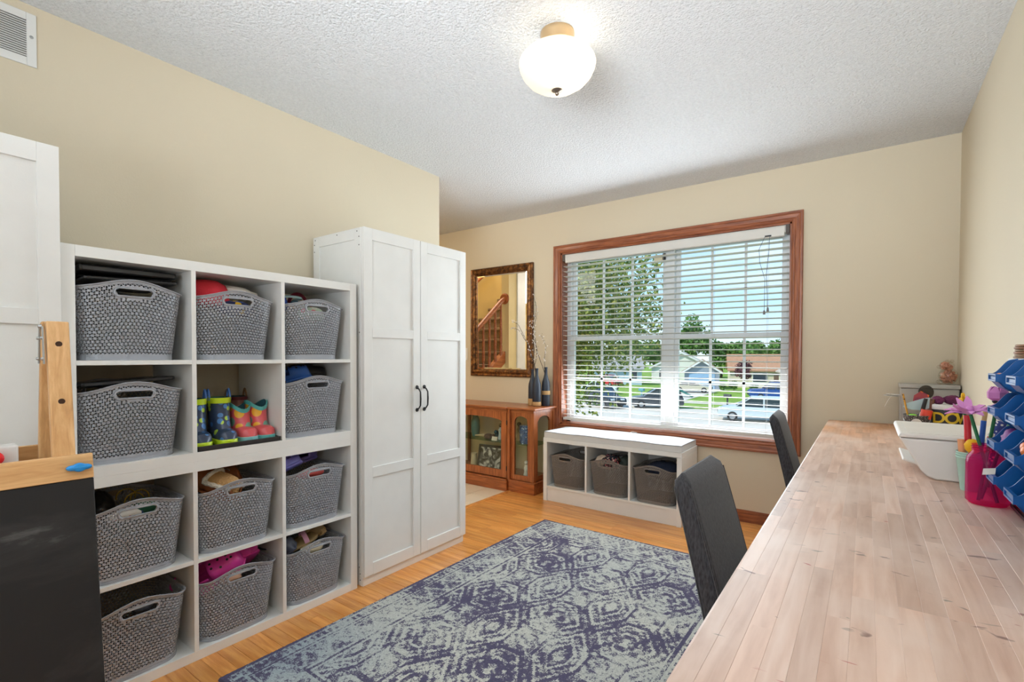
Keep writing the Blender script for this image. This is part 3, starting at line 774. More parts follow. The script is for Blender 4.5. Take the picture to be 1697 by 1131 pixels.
# third row left
blob('black_shoe_pair', 'black shoe at the back of the basket beside the chalkboard', 'shoe', put(2, 0, -.05, -.06, .225), (.10, .05, .055), M_blk, 12, .2)
ye = flat('yellow_cord_plastic', (176, 150, 40), .5)
for q, (dx, dy, nm) in enumerate(((-.02, .02, 'yellow cord loop arching highest above the third row left basket'), (.01, .055, 'yellow cord loop at the right of the third row left basket'), (.02, .035, 'small yellow cord loop at the front of the third row left basket'))):
    solo('cord_loop', MB().tube([(0, .03 * math.cos(R(a)), .03 * math.sin(R(a))) for a in range(-20, 201, 15)], .0024, 6), ye, nm, 'cord', put(2, 0, dx, dy, .25 - .006 * q), 'yellow cord loops', smooth=60, world=False)
tube_ = thing('glue_bottle', 'white and blue bottle seen through a basket handle beside the chalkboard', 'bottle', put(2, 0, .112, -.005, .215)); tube_.rotation_euler = (R(90), 0, R(4))
part('body', MB().lathe([(.017, -.05), (.019, -.045), (.019, .05), (.012, .06), (.01, .065)], 20), spots('white_red_label', (232, 222, 210), (196, 50, 60), (226, 214, 204), 60, .5, .3), tube_, 50)
part('cap', MB().lathe([(.0195, -.058), (.0205, -.056), (.0205, -.03), (.0195, -.028)], 20), flat('navy_cap', (46, 74, 120), .4), tube_, 50)
blob('green_ball_cap', 'dark green fabric seen through a basket handle beside the chalkboard', 'cloth', put(2, 0, .095, .045, .225), (.04, .04, .035), flat('dark_green_cloth', (22, 78, 48), .8), 13, .15)
# third row middle: moccasins
M_suede = flat('brown_suede', (158, 92, 48), .8, bump=(160, .2)); M_fur = flat('honey_fleece', (206, 160, 104), .95, bump=(140, .9, .012))
M_trim = flat('cream_fleece', (238, 228, 210), .95, bump=(140, .9, .012))
def moc(label, loc, rot):
    t = clog('moccasin', label, 'shoe', loc, rot, M_suede, .23, .098, .09, False, False, 9, 'moccasins', M_fur, .75)
    rim = MB(); rows = foot_rows(.23, .098, .09, .75, 20, 17)
    pts = [Vector(rows[i][6]) for i in range(1, 10)] + [Vector(rows[9][q]) for q in range(7, 15)] + [Vector(rows[i][15]) for i in range(9, 0, -1)]
    rim.tube([p * 1.01 for p in pts], [.0085 + .002 * (k % 2) for k in range(len(pts))], 8); part('fleece_rim', rim, M_trim, t, 70)
    part('buckle', MB().tube([(.055 + .016 * math.cos(R(a)), -.036, .06 + .016 * math.sin(R(a))) for a in range(0, 360, 30)], .002, 6, closed=True), M_chrome, t, 60)
    return t
moc('brown suede moccasin with cream fleece rim, front of its basket', put(2, 1, .045, -.045, .222), (R(-14), R(-18), R(205)))
moc('brown suede moccasin lying behind the other moccasin', put(2, 1, -.075, -.005, .215), (R(10), R(-8), R(70)))
# third row right: lavender clogs
M_lav = flat('lavender_foam', (132, 128, 214), .5); M_lav2 = flat('dusky_purple_foam', (104, 92, 160), .5); M_coralp = flat('coral_red_foam', (210, 84, 76), .45)
clog('lavender_clog', 'lavender clog at the left of its basket', 'shoe', put(2, 2, .055, -.078, .25), (R(30), R(10), R(-80)), M_lav, .14, .08, .065, True, False, 9)
clog('purple_clog', 'dusky purple clog with heel strap at the back of its basket', 'shoe', put(2, 2, -.02, .025, .262), (R(4), R(-6), R(100)), M_lav2, .17, .085, .07, True, False, 9)
blob('coral_sandal', 'coral red sandal seen through the basket handle beside the tall cabinet', 'shoe', put(2, 2, .105, .0, .225), (.035, .065, .022), M_coralp, 15, .2)
# bottom left
blob('grey_sock', 'grey sock seen through the bottom left basket handle', 'sock', put(3, 0, .09, .03, .215), (.03, .035, .025), flat('grey_sock_knit', (70, 72, 78), .9), 16)
# bottom middle: pink clogs
M_pink = flat('hot_pink_foam', (226, 66, 164), .42)
clog('pink_clog', 'hot pink clog lying at the front of its basket', 'shoe', put(3, 1, .03, -.035, .212), (R(38), R(-30), R(62)), M_pink, .25, .105, .098)
clog('pink_clog', 'hot pink clog standing toe up behind the other pink clog', 'shoe', put(3, 1, .03, .082, .228), (R(10), R(-34), R(-10)), M_pink, .20, .10, .092)
blob('tan_slipper', 'tan slipper seen through the handle of the pink clog basket', 'shoe', put(3, 1, .11, -.015, .212), (.03, .04, .02), spots('tan_print', (214, 170, 140), (120, 70, 50), (238, 220, 200), 60, .7, .3), 18)
# bottom right: sandals
def sandal(label, loc, rot, mat, strapm):
    t = thing('sandal', label, 'shoe', loc, 0, 'sandals in the bottom right basket'); t.rotation_euler = rot
    part('footbed', MB().sheet([[(x, y, z) for x, y, z in r] for r in foot_rows(.19, .075, .02, .9, 18, 15)], True), mat, t, 50)
    for xx, h in ((.03, .042), (-.045, .05)):
        part('strap', MB().sheet([[(xx + d, .036 * math.cos(R(a)), .012 + h * math.sin(R(a))) for a in range(0, 181, 12)] for d in (-.011, .011)]), strapm, t, 60)
    return t
M_gold = flat('gold_metallic_strap', (150, 126, 84), .5); M_pnk = flat('pink_satin_strap', (206, 150, 178), .45)
sandal('sandal with pink satin straps, nearest the handle of its basket', put(3, 2, .06, -.035, .235), (R(10), R(-18), R(78)), M_gold, M_pnk)
sandal('sandal with dusty mauve straps standing on edge in the sandal basket', put(3, 2, .01, .005, .245), (R(-10), R(-40), R(60)), M_gold, flat('mauve_strap', (140, 96, 120), .5))
ss = thing('upturned_sandal', 'upturned sandal showing its ridged gold sole', 'shoe', put(3, 2, .02, .055, .268)); ss.rotation_euler = (R(70), R(-14), R(70))
part('footbed', MB().sheet(foot_rows(.12, .055, .012, 1, 16, 13), True), M_gold, ss, 50)
part('sole_ridges', MB().add([], []).box(-.045, -.02, -.003, -.041, .02, .0).box(-.03, -.024, -.003, -.026, .024, 0).box(-.015, -.025, -.003, -.011, .025, 0).box(0, -.025, -.003, .004, .025, 0).box(.015, -.025, -.003, .019, .025, 0).box(.03, -.023, -.003, .034, .023, 0), M_iron, ss)
clog('grey_clog', 'slate grey clog at the left of the sandal basket', 'shoe', put(3, 2, .02, -.105, .225), (R(35), R(-10), R(20)), flat('slate_foam', (70, 74, 92), .5), .18, .08, .08)
blob('tan_fleece_slipper', 'tan fleece slipper at the right of the sandal basket', 'shoe', put(3, 2, .0, .10, .26), (.06, .03, .03), flat('tan_fleece', (210, 176, 128), .95, bump=(120, .8, .01)), 20, .15)
blob('cream_slipper', 'cream slipper seen through the handle of the sandal basket', 'shoe', put(3, 2, .11, .0, .222), (.03, .06, .022), flat('cream_felt', (220, 204, 172), .9), 21, .15)
blob('pink_bow_shoe', 'pale pink shoe beside the tan slipper in the sandal basket', 'shoe', put(3, 2, .0, .075, .262), (.022, .022, .03), flat('pale_pink_satin', (226, 180, 190), .6), 22, .2)
# ------------------------------------------------------------------ tall shaker cabinets
XC = -2.059
def tall_cabinet(y0, label):
    y1 = y0 + .778; t = thing('tall_cabinet', label, 'cabinet', (XC - .21, (y0 + y1) / 2, 0), world=True, group=None)
    xb, xf = -2.498, XC - .022
    for yy, s_ in ((y0, 1), (y1, -1)):       # framed side: stiles, rails, recessed panel
        p = MB(); o_, i_ = yy, yy + s_ * .018
        p.box(xb, o_, 0, xb + .055, i_, 1.832); p.box(xf - .055, o_, 0, xf, i_, 1.832); p.box(xb + .055, o_, 1.775, xf - .055, i_, 1.832); p.box(xb + .055, o_, 0, xf - .055, i_, .10)
        sd = part('side_frame', p, M_whitew, t, bevel=.0015)
        part('side_panel', MB().box(xb + .05, yy + s_ * .006, .09, xf - .05, yy + s_ * .014, 1.78), M_whitew, sd)
        sc = MB()
        for xx, zz in ((xf - .03, 1.815), (xf - .014, 1.786), (xf - .014, 1.744), (xb + .02, 1.815), (xb + .012, 1.79), (xb + .012, 1.752), (-2.28, 1.818), (xf - .012, .03), (xf - .012, .062), (xf - .02, .095), (xf - .012, 1.30)):
            sc.tube([(xx, yy - s_ * .0008, zz), (xx, yy + s_ * .002, zz)], .0032, 8)
        part('screw_caps', sc, M_iron, sd)
    part('top_panel', MB().box(xb, y0 + .018, 1.814, xf, y1 - .018, 1.832), M_whitew, t)
    part('back_panel', MB().box(xb, y0 + .018, .02, xb + .006, y1 - .018, 1.814), M_whitew, t)
    part('plinth', MB().box(xb + .01, y0 + .002, 0, xf + .008, y1 - .012, .046), M_whitew, t, bevel=.0015)
    ym = (y0 + y1) / 2
    for (a, b, hy) in ((y0 + .002, ym - .002, ym - .028), (ym + .002, y1 - .002, ym + .028)):
        d = MB(); zb_, zt2, w = .048, 1.832, .052
        d.box(xf, a, zb_, XC, a + w, zt2); d.box(xf, b - w, zb_, XC, b, zt2)
        for z0, z1 in ((zb_, zb_ + .062), (.553, .606), (1.275, 1.323), (zt2 - .060, zt2)): d.box(xf, a + w, z0, XC, b - w, z1)
        dr = part('door', d, M_whitew, t, bevel=.0012)
        for z0, z1 in ((.10, .56), (.60, 1.28), (1.32, 1.78)): part('door_panel', MB().box(xf + .003, a + .045, z0, XC - .009, b - .045, z1), M_whitew, dr)
        h = MB(); z0, z1 = .872, 1.008
        h.tube([(XC, hy, z0 + .006), (XC + .016, hy, z0 + .014), (XC + .028, hy, z0 + .03), (XC + .030, hy, (z0 + z1) / 2), (XC + .028, hy, z1 - .03), (XC + .016, hy, z1 - .014), (XC, hy, z1 - .006)], [.0055, .004, .0042, .0052, .0042, .004, .0055], 8)
        for zz in (z0 + .004, z1 - .004): h.lathe([(.0115, -.003), (.010, .003), (.005, .005)], 12, (0, 0, 0)) if False else h.tube([(XC, hy, zz), (XC + .005, hy, zz)], [.0115, .009], 12)
        part('handle', h, M_iron, dr, 60)
    return t
tall_cabinet(1.574, 'tall white two-door shaker cabinet standing right of the cube shelves')
tall_cabinet(.4285 - .778, 'tall white shaker cabinet at the left edge of the photo behind the easel')

# ------------------------------------------------------------------ wall vent, ceiling lamp, switch
v = thing('wall_vent', 'white louvred air vent high on the left wall', 'vent', (XL, .28, 2.24), world=True)
y0, y1, z0, z1 = .10, .463, 2.245, 2.438
fr = MB(); fr.box(XL, y0, z0, XL + .006, y0 + .027, z1); fr.box(XL, y1 - .027, z0, XL + .006, y1, z1); fr.box(XL, y0 + .027, z0, XL + .006, y1 - .027, z0 + .030); fr.box(XL, y0 + .027, z1 - .028, XL + .006, y1 - .027, z1)
part('frame', fr, M_whitew, v, bevel=.002)
part('duct_shadow_plate', MB().box(XL, y0 + .02, z0 + .02, XL + .0012, y1 - .02, z1 - .02), flat('duct_shade', (70, 68, 64), .7), v)  # dark plate painted as the shade inside the duct
for k in range(16):
    z = z0 + .034 + k * .0082
    part('louvre', MB().obox((XL + .0032, (y0 + y1) / 2, z + .002), (.0026, 0, -.0030), (0, (y1 - y0) / 2 - .026, 0), (.0006, 0, .0006)), M_whitew, v)
part('screw', MB().tube([(XL + .006, y1 - .014, 2.352), (XL + .0085, y1 - .014, 2.352)], [.006, .004], 12), M_steel, v, 60)

lx, ly = -1.02, 1.715
lamp = thing('ceiling_lamp', 'semi-flush ceiling lamp with frosted glass bowl and nickel finial', 'lamp', (lx, ly, H - .235), world=True)
M_brass = flat('warm_brushed_nickel', (206, 178, 140), .3, metal=.9)
part('canopy', MB().lathe([(.067, H), (.068, H - .012), (.066, H - .020), (.065, H - .044), (.050, H - .050)], 40, (lx, ly, 0)), M_brass, lamp, 40)
def frosted():
    m, nt, bs, out = nodes('frosted_lamp_glass')
    bs.inputs['Base Color'].default_value = (*lin((255, 246, 230)), 1); bs.inputs['Roughness'].default_value = .35
    bs.inputs['Emission Color'].default_value = (1, .90, .74, 1); bs.inputs['Emission Strength'].default_value = .12
    tl = N(nt, 'ShaderNodeBsdfTranslucent'); tl.inputs[0].default_value = (1, .95, .86, 1)
    n = N(nt, 'ShaderNodeTexNoise'); n.inputs['Scale'].default_value = 6; nt.links.new(coords(nt, 'Object'), n.inputs['Vector'])
    mi = N(nt, 'ShaderNodeMixShader'); mi.inputs[0].default_value = .55
    nt.links.new(bs.outputs[0], mi.inputs[1]); nt.links.new(tl.outputs[0], mi.inputs[2]); nt.links.new(mi.outputs[0], out.inputs[0]); return m
sh = [(.094, H - .066), (.112, H - .078), (.135, H - .094), (.150, H - .112), (.1535, H - .124), (.150, H - .140), (.138, H - .165), (.116, H - .190), (.084, H - .211), (.045, H - .224), (.010, H - .228)]
o = part('shade', MB().lathe_open(sh, 48, (lx, ly, 0)), frosted(), lamp, 60)
part('stem', MB().cyl((lx, ly, H - .05), (lx, ly, H - .23), .005, n=10), M_brass, lamp)
part('finial', MB().lathe([(.001, H - .248), (.006, H - .245), (.0075, H - .240), (.004, H - .237), (.006, H - .234), (.013, H - .231), (.023, H - .226), (.022, H - .222), (.008, H - .22)], 24, (lx, ly, 0)), flat('aged_nickel', (140, 128, 116), .3, metal=.9), lamp, 50)
def bulb_m():
    m, nt, bs, out = nodes('lit_bulb'); bs.inputs['Emission Color'].default_value = (1, .86, .62, 1); bs.inputs['Emission Strength'].default_value = 30; return m
part('bulb', MB().ball((lx + .05, ly + .035, H - .105), (.028, .028, .034)), bulb_m(), lamp, 60)
part('socket', MB().cyl((lx + .03, ly + .02, H - .052), (lx + .045, ly + .03, H - .085), .016), M_brass, lamp, 60)

sw = thing('light_switch', 'white light switch plate on the wall left of the mirror', 'switch', (-3.345, YB, 1.13), world=True)
part('plate', MB().box(-3.385, YB - .006, 1.14, -3.315, YB, 1.262), M_whitew, sw, bevel=.002)
part('toggle', MB().box(-3.355, YB - .014, 1.19, -3.345, YB - .005, 1.212), M_whitew, sw)

# ------------------------------------------------------------------ mirror
mr = thing('wall_mirror', 'rectangular wall mirror in a dark bronze frame reflecting the staircase', 'mirror', (-2.88, YB, .985), world=True)
mx0, mx1, mz0, mz1 = -3.256, -2.508, .983, 2.047
def bronze():
    m, nt, bs, out = nodes('antique_bronze_frame'); n = N(nt, 'ShaderNodeTexNoise'); n.inputs['Scale'].default_value = 26; n.inputs['Detail'].default_value = 6; n.inputs['Roughness'].default_value = .75
    nt.links.new(coords(nt, 'Object'), n.inputs['Vector'])
    nt.links.new(ramp(nt, n.outputs['Fac'], [(.35, lin((44, 28, 20))), (.5, lin((104, 66, 36))), (.68, lin((176, 122, 66)))]), bs.inputs['Base Color'])
    bs.inputs['Metallic'].default_value = .55; bs.inputs['Roughness'].default_value = .38; return m
M_bronze = bronze()
pf = [(0, 0), (0, .022), (.010, .030), (.022, .026), (.045, .034), (.060, .026), (.066, .014), (.072, .012), (.072, 0)]
def mpiece(kind):
    m = MB(); A = []; B = []; n = len(pf)
    for d, p in pf:
        y = YB - p - .002
        c = {'t': ((mx0 + d, mz1 - d), (mx1 - d, mz1 - d)), 'b': ((mx0 + d, mz0 + d), (mx1 - d, mz0 + d)), 'l': ((mx0 + d, mz0 + d), (mx0 + d, mz1 - d)), 'r': ((mx1 - d, mz0 + d), (mx1 - d, mz1 - d))}[kind]
        A.append((c[0][0], y, c[0][1])); B.append((c[1][0], y, c[1][1]))
    return m.add(A + B, [(i, (i + 1) % n, n + (i + 1) % n, n + i) for i in range(n)])
for k in 'tblr': part('frame_side', mpiece(k), M_bronze, mr)
gx0, gx1, gz0, gz1 = mx0 + .066, mx1 - .066, mz0 + .066, mz1 - .066
gm = MB(); bvl = .018
Y0_, Y1_ = YB - .010, YB - .0125
P = [(gx0, Y0_, gz0), (gx1, Y0_, gz0), (gx1, Y0_, gz1), (gx0, Y0_, gz1), (gx0 + bvl, Y1_, gz0 + bvl), (gx1 - bvl, Y1_, gz0 + bvl), (gx1 - bvl, Y1_, gz1 - bvl), (gx0 + bvl, Y1_, gz1 - bvl)]
gm.add(P, [(0, 1, 5, 4), (1, 2, 6, 5), (2, 3, 7, 6), (3, 0, 4, 7), (4, 5, 6, 7)])
part('mirror_glass', gm, M_mirror, mr)

# ------------------------------------------------------------------ foyer staircase (seen in the mirror)
st = thing('staircase', 'carpeted staircase with oak handrail and balusters seen in the mirror', 'staircase', (-4.45, 2.6, 0), world=True)
M_carp = flat('taupe_carpet', (150, 128, 104), .95, bump=(220, .8, .01), var=.2, vscale=60)
M_oakr = wood('orange_oak', (188, 108, 56), (152, 80, 38), 'y', 2.0, .4, .2)
for k in range(12):
    yn = 3.72 - .245 * k; zz = .178 * (k + 1)
    part('stair_tread', MB().box(-5.05, yn - .27, zz - .04, -3.99, yn + .025, zz).box(-5.05, yn - .02, zz - .178, -3.99, yn, zz - .03), M_carp, st, bevel=.012)
zs_ = lambda y: 1.04 + (2.62 - y) * .69
part('stringer', MB().add([(-3.99, 3.75, 0), (-3.99, 2.31, 0)], []).prism([(3.78, zs_(3.78) - .16), (2.32, zs_(2.32) - .16), (2.32, zs_(2.32)), (3.78, zs_(3.78))], 'x', -4.0, -3.925), M_oakr, st, bevel=.006)
part('knee_wall', MB().prism([(3.78, 0), (2.312, 0), (2.312, zs_(2.32) - .15), (3.78, zs_(3.78) - .15)], 'x', -3.985, -3.935), M_foyer, st)
zr_ = lambda y: 1.546 + (2.838 - y) * .79
part('handrail', MB().tube([(-3.95, 3.6, zr_(3.6)), (-3.95, 2.40, zr_(2.40)), (-3.95, 2.315, zr_(2.34))], .034, 12), M_oakr, st, 60)
part('rosette', MB().tube([(-3.95, 2.312, zr_(2.33)), (-3.95, 2.335, zr_(2.33))], [.075, .06], 24), M_oakr, st, 50)
for k in range(11):
    yy = 2.385 + .122 * k; a, b = zs_(yy) - .01, zr_(yy)
    part('baluster', MB().tube([(-3.955, yy, a), (-3.955, yy, a + .12), (-3.955, yy, a + .14), (-3.955, yy, a + .17), (-3.955, yy, b)], [.019, .019, .013, .02, .012], 10), M_oakr, st, 50)
part('wall_rail', MB().tube([(-4.99, 3.6, .9), (-4.99, 1.2, .9 + 2.4 * .74)], .026, 10), M_oakr, st, 60)
tr = sroot('door_1')
part('door_slab', MB().box(-3.885, 1.93, 0, -3.862, 2.13, 2.40), M_whitew, tr)
part('casing', MB().box(-3.885, 1.85, 0, -3.858, 1.93, 2.40), M_oakz, tr, bevel=.003)

# ------------------------------------------------------------------ curio cabinet
M_cx = wood('curio_oak_x', (176, 100, 52), (140, 74, 36), 'x', 2.0, .35, .3); M_cz = wood('curio_oak_z', (176, 100, 52), (140, 74, 36), 'z', 2.0, .35, .3)
cu = thing('curio_cabinet', 'low oak curio cabinet with glass doors below the mirror', 'cabinet', (-2.9, 3.63, 0), world=True)
CX1, CX0, CD, CM0, CM1 = -2.275, -3.52, 3.465, -3.26, -2.535   # right, left, front of side bays, centre bay
CF, CT, CB = 3.44, .7375, 3.795
bs_ = MB()
bs_.box(CM1, CD - .012, 0, CX1 + .012, CB, .092); bs_.box(CM0, CF - .012, 0, CM1, CB, .092); bs_.box(CX0 - .012, CD - .012, 0, CM0, CB, .092)
part('base', bs_, M_cx, cu, bevel=.004)
bm = MB(); bm.box(CM1, CD - .018, .092, CX1 + .018, CB, .106); bm.box(CM0, CF - .018, .092, CM1, CB, .106); bm.box(CX0 - .018, CD - .018, .092, CM0, CB, .106)
part('base_moulding', bm, M_cx, cu, bevel=.005)
part('floor_panel', MB().box(CX0 + .01, CD + .01, .106, CX1 - .01, CB, .118), M_cx, cu)
tp = MB(); tp.box(CM1 - .01, CD - .026, CT - .020, CX1 + .026, CB + .012, CT); tp.box(CM0, CF - .026, CT - .020, CM1 + .001, CB + .012, CT); tp.box(CX0 - .02, CD - .026, CT - .020, CM0, CB + .012, CT)
part('top_board', tp, M_cx, cu, bevel=.007, seg=3)
tm = MB(); tm.box(CM1, CD - .006, CT - .045, CX1 + .004, CB, CT - .02); tm.box(CM0, CF - .006, CT - .045, CM1, CB, CT - .02)
part('top_apron', tm, M_cx, cu)
part('back_mirror', MB().box(CX0 + .01, CB - .006, .106, CX1 - .01, CB, CT - .02), flat('back_mirror_reflection', (232, 210, 176), .5), cu)  # wall reflection in the mirror back, put in as plain cream colour
for x in (CX1 - .018, CM1 - .012, CM0 - .012, CX0): part('post', MB().box(x, CB - .03, .106, x + .024, CB - .006, CT - .02), M_cz, cu)
for x in (CX1 - .03, ): part('corner_post', MB().box(x, CD, .106, CX1 + .002, CD + .03, CT - .02), M_cz, cu, bevel=.002)
part('corner_post', MB().box(CM1 - .004, CF + .004, .106, CM1 + .022, CD + .03, CT - .02), M_cz, cu, bevel=.002)
def arch_frame(name, axis, a0, a1, z0, z1, d0, d1, st_, rise, mat, parent):
    """glazed frame lying along x ('x') or y ('y') with an arched head"""
    m = MB(); i0, i1 = a0 + st_, a1 - st_; zb2, zs2 = z0 + st_ * 1.1, z1 - st_ * .9 - rise
    def bx(u0, u1, w0, w1):
        if axis == 'x': m.box(u0, d0, w0, u1, d1, w1)
        else: m.box(d0, u0, w0, d1, u1, w1)
    bx(a0, i0, z0, z1); bx(i1, a1, z0, z1); bx(i0, i1, z0, zb2)
    arc = [(i0 + (i1 - i0) * k / 16, zs2 + rise * math.sqrt(max(0, 1 - (2 * k / 16 - 1) ** 2))) for k in range(17)]
    poly = arc + [(i1, z1), (i0, z1)]
    m.prism(poly, 'y' if axis == 'x' else 'x', d0, d1)
    o = part(name, m, mat, parent, 30)
    dm = (d0 + d1) / 2; g = MB()
    if axis == 'x': g.box(i0 - .005, dm - .0015, zb2 - .005, i1 + .005, dm + .0015, z1 - st_ * .5)
    else: g.box(dm - .0015, i0 - .005, zb2 - .005, dm + .0015, i1 + .005, z1 - st_ * .5)
    part('pane', g, M_clear, o); return o
dr = arch_frame('door', 'x', CM0 + .005, CM1 - .008, .116, CT - .046, CF, CF + .02, .058, .028, M_cz, cu)
for zz in (.2, .6): part('hinge', MB().cyl((CM1 - .005, CF - .002, zz - .02), (CM1 - .005, CF - .002, zz + .02), .004), M_iron, dr)
arch_frame('front_bay', 'x', CM1 + .022, CX1 - .026, .112, CT - .042, CD + .002, CD + .022, .036, .05, M_cz, cu)
arch_frame('side_bay', 'y', CD + .03, CB - .03, .112, CT - .042, CX1 - .022, CX1 - .002, .036, .05, M_cz, cu)
arch_frame('front_bay', 'x', CX0 + .002, CM0 - .004, .112, CT - .042, CD + .002, CD + .022, .036, .05, M_cz, cu)
part('glass_shelf', MB().box(CX0 + .012, CD + .035, .405, CX1 - .03, CB - .035, .412), glassy('greenish_shelf_glass', (206, 226, 214), .1), cu)
# things kept in it
def lathe_thing(name, label, cat, loc, prof, mat, n=24, group=None): return solo(name, MB().lathe(prof, n), mat, label, cat, loc, group, 50, world=False)
lathe_thing('teal_vase', 'teal ceramic vase on the glass shelf of the curio cabinet', 'vase', (-3.044, 3.62, .4125), [(.03, 0), (.038, .03), (.043, .09), (.040, .15), (.028, .185), (.022, .19), (.026, .198)], flat('teal_glaze', (70, 120, 124), .3))
def crystal(name, base, c1, c2): return spots(name, base, c1, c2, 70, .15, .42)
lathe_thing('blue_glass_vase', 'vase of blue mottled glass on the shelf in the right bay', 'vase', (-2.439, 3.57, .4125), [(.042, 0), (.045, .02), (.046, .13), (.044, .155), (.046, .16)], crystal('blue_mottled_glass', (70, 104, 150), (196, 214, 228), (36, 56, 96)))
def figurine(name, label, loc, hgt, mat, hm):
    t = thing(name, label, 'figurine', loc)
    part('body', MB().lathe([(.026, 0), (.028, .01), (.018, hgt * .35), (.022, hgt * .6), (.010, hgt * .76)], 16), mat, t, 60)
    part('head', MB().ball((0, 0, hgt * .87), hgt * .12), hm, t, 60)
    part('arms', MB().tube([(-.004, -.02, hgt * .62), (.012, -.024, hgt * .45), (.02, 0, hgt * .42), (.012, .024, hgt * .45), (-.004, .02, hgt * .62)], .006, 8), mat, t, 60)
    return t
M_pale = flat('pale_bisque', (222, 216, 204), .6); M_drk = flat('dark_brown_hair', (60, 44, 36), .6)
figurine('figurine', 'pale figurine with dark hair on the shelf behind the centre door', (-2.727, 3.60, .4125), .15, flat('pale_blue_bisque', (190, 200, 204), .6), M_drk)
figurine('figurine', 'brown figurine at the left of the blue glass vase', (-2.562, 3.66, .4125), .17, flat('tan_bisque', (176, 150, 122), .6), M_drk)
figurine('figurine', 'white pitcher-shaped figurine on the floor of the right bay', (-2.405, 3.545, .1185), .15, M_pale, M_pale)
figurine('figurine', 'pale figurine beside the photo on the cabinet floor', (-2.665, 3.62, .1185), .15, M_pale, M_drk)
lathe_thing('cream_jar', 'cream pottery jar left of the framed photo', 'jar', (-3.061, 3.62, .1185), [(.034, 0), (.036, .01), (.034, .07), (.028, .11), (.031, .13)], flat('cream_pottery', (222, 206, 172), .5))
dw = solo('driftwood', MB().tube([(-.10, -.01, .012), (-.05, .01, .016), (0, 0, .02), (.05, .012, .014), (.11, 0, .022)], [.006, .011, .014, .01, .004], 8).tube([(.02, 0, .02), (.05, -.03, .026), (.07, -.04, .022)], [.008, .006, .003], 8), flat('bleached_wood', (206, 186, 152), .8), 'bleached driftwood piece lying on the glass shelf', 'ornament', (-2.925, 3.60, .4125), world=False, smooth=60)
pc = solo('pine_cone', MB().ball((0, 0, .025), (.05, .035, .025), 18, 10).ball((.045, .01, .03), (.02, .02, .02)), flat('dark_cone', (96, 66, 48), .9, bump=(60, 1, .02)), 'brown pine cone on the glass shelf', 'pine cone', (-2.835, 3.56, .4125), world=False, smooth=None)
solo('teal_bird', MB().ball((0, 0, .035), (.03, .045, .035)).ball((.0, -.04, .06), (.018, .018, .018)), flat('teal_glaze_dark', (58, 96, 108), .35), 'teal bird ornament beside the pine cone', 'ornament', (-2.80, 3.66, .4125), world=False, smooth=60)
card = solo('white_card', MB().prism([(-.0, 0), (.03, 0), (.012, .035), (.010, .035)], 'x', -.03, .03), M_pale, 'small folded white card at the front of the glass shelf', 'card', (-2.738, 3.515, .4125), world=False)
pf_ = thing('framed_photo', 'black framed black-and-white photo standing in the curio cabinet', 'picture frame', (-2.845, 3.575, .1185), R(6)); 
def tilt(p): return (p[0], p[1] + .22 * p[2], p[2])
def tb(m): m.v = [tilt(p) for p in m.v]; return m
fb = MB(); w2, h2, b = .135, .225, .022
fb.box(-w2, -.008, 0, -w2 + b, .008, h2); fb.box(w2 - b, -.008, 0, w2, .008, h2); fb.box(-w2 + b, -.008, 0, w2 - b, .008, b); fb.box(-w2 + b, -.008, h2 - b, w2 - b, .008, h2)
part('frame', tb(fb), flat('black_photo_frame', (34, 28, 26), .4), pf_)
def bwphoto():
    m, nt, bs, out = nodes('monochrome_photo_print'); vec = coords(nt, 'Object', (9, 9, 9))
    n = N(nt, 'ShaderNodeTexNoise'); n.inputs['Scale'].default_value = 1.2; n.inputs['Distortion'].default_value = 2.2; n.inputs['Detail'].default_value = 3; nt.links.new(vec, n.inputs['Vector'])
    nt.links.new(ramp(nt, n.outputs['Fac'], [(.38, (.02, .02, .02)), (.47, (.12, .12, .12)), (.54, (.42, .41, .4)), (.62, (.75, .74, .72))]), bs.inputs['Base Color']); bs.inputs['Roughness'].default_value = .3; return m
part('photo_print', tb(MB().box(-w2 + b, -.004, b, w2 - b, .004, h2 - b)), bwphoto(), pf_)
part('easel_back', MB().add([(-.03, .03, .1), (.03, .03, .1), (.03, .10, 0), (-.03, .10, 0)], [(0, 1, 2, 3)]), M_black, pf_)
# bottles with branches
M_btl = flat('dark_navy_painted_glass', (34, 44, 58), .42); M_jute = flat('jute_wrap', (186, 148, 100), .95, bump=(300, .6, .004))
M_twig = flat('dark_twig', (74, 54, 44), .8); M_bud = flat('white_blossom', (232, 226, 222), .8); M_leaf0 = flat('small_green_leaf', (128, 146, 92), .7)
def bottle(label, loc, hgt, wraps, stems, seed):
    t = thing('wine_bottle', label, 'bottle', loc, 0, None); k = hgt / .33
    part('glass', MB().lathe([(.034, 0), (.0375, .006), (.0375, .17 * k), (.034, .20 * k), (.020, .245 * k), (.0145, .27 * k), (.0135, .315 * k), (.0155, .318 * k), (.0155, hgt)], 28), M_btl, t, 45)
    for a, b in wraps: part('jute_band', MB().lathe_open([(.038, a), (.0398, a + .002), (.0398, b - .002), (.038, b)] if a < .18 else [(.030, a), (.031, a + .002), (.018, b - .002), (.017, b)], 28), M_jute, t, 50)
    return t
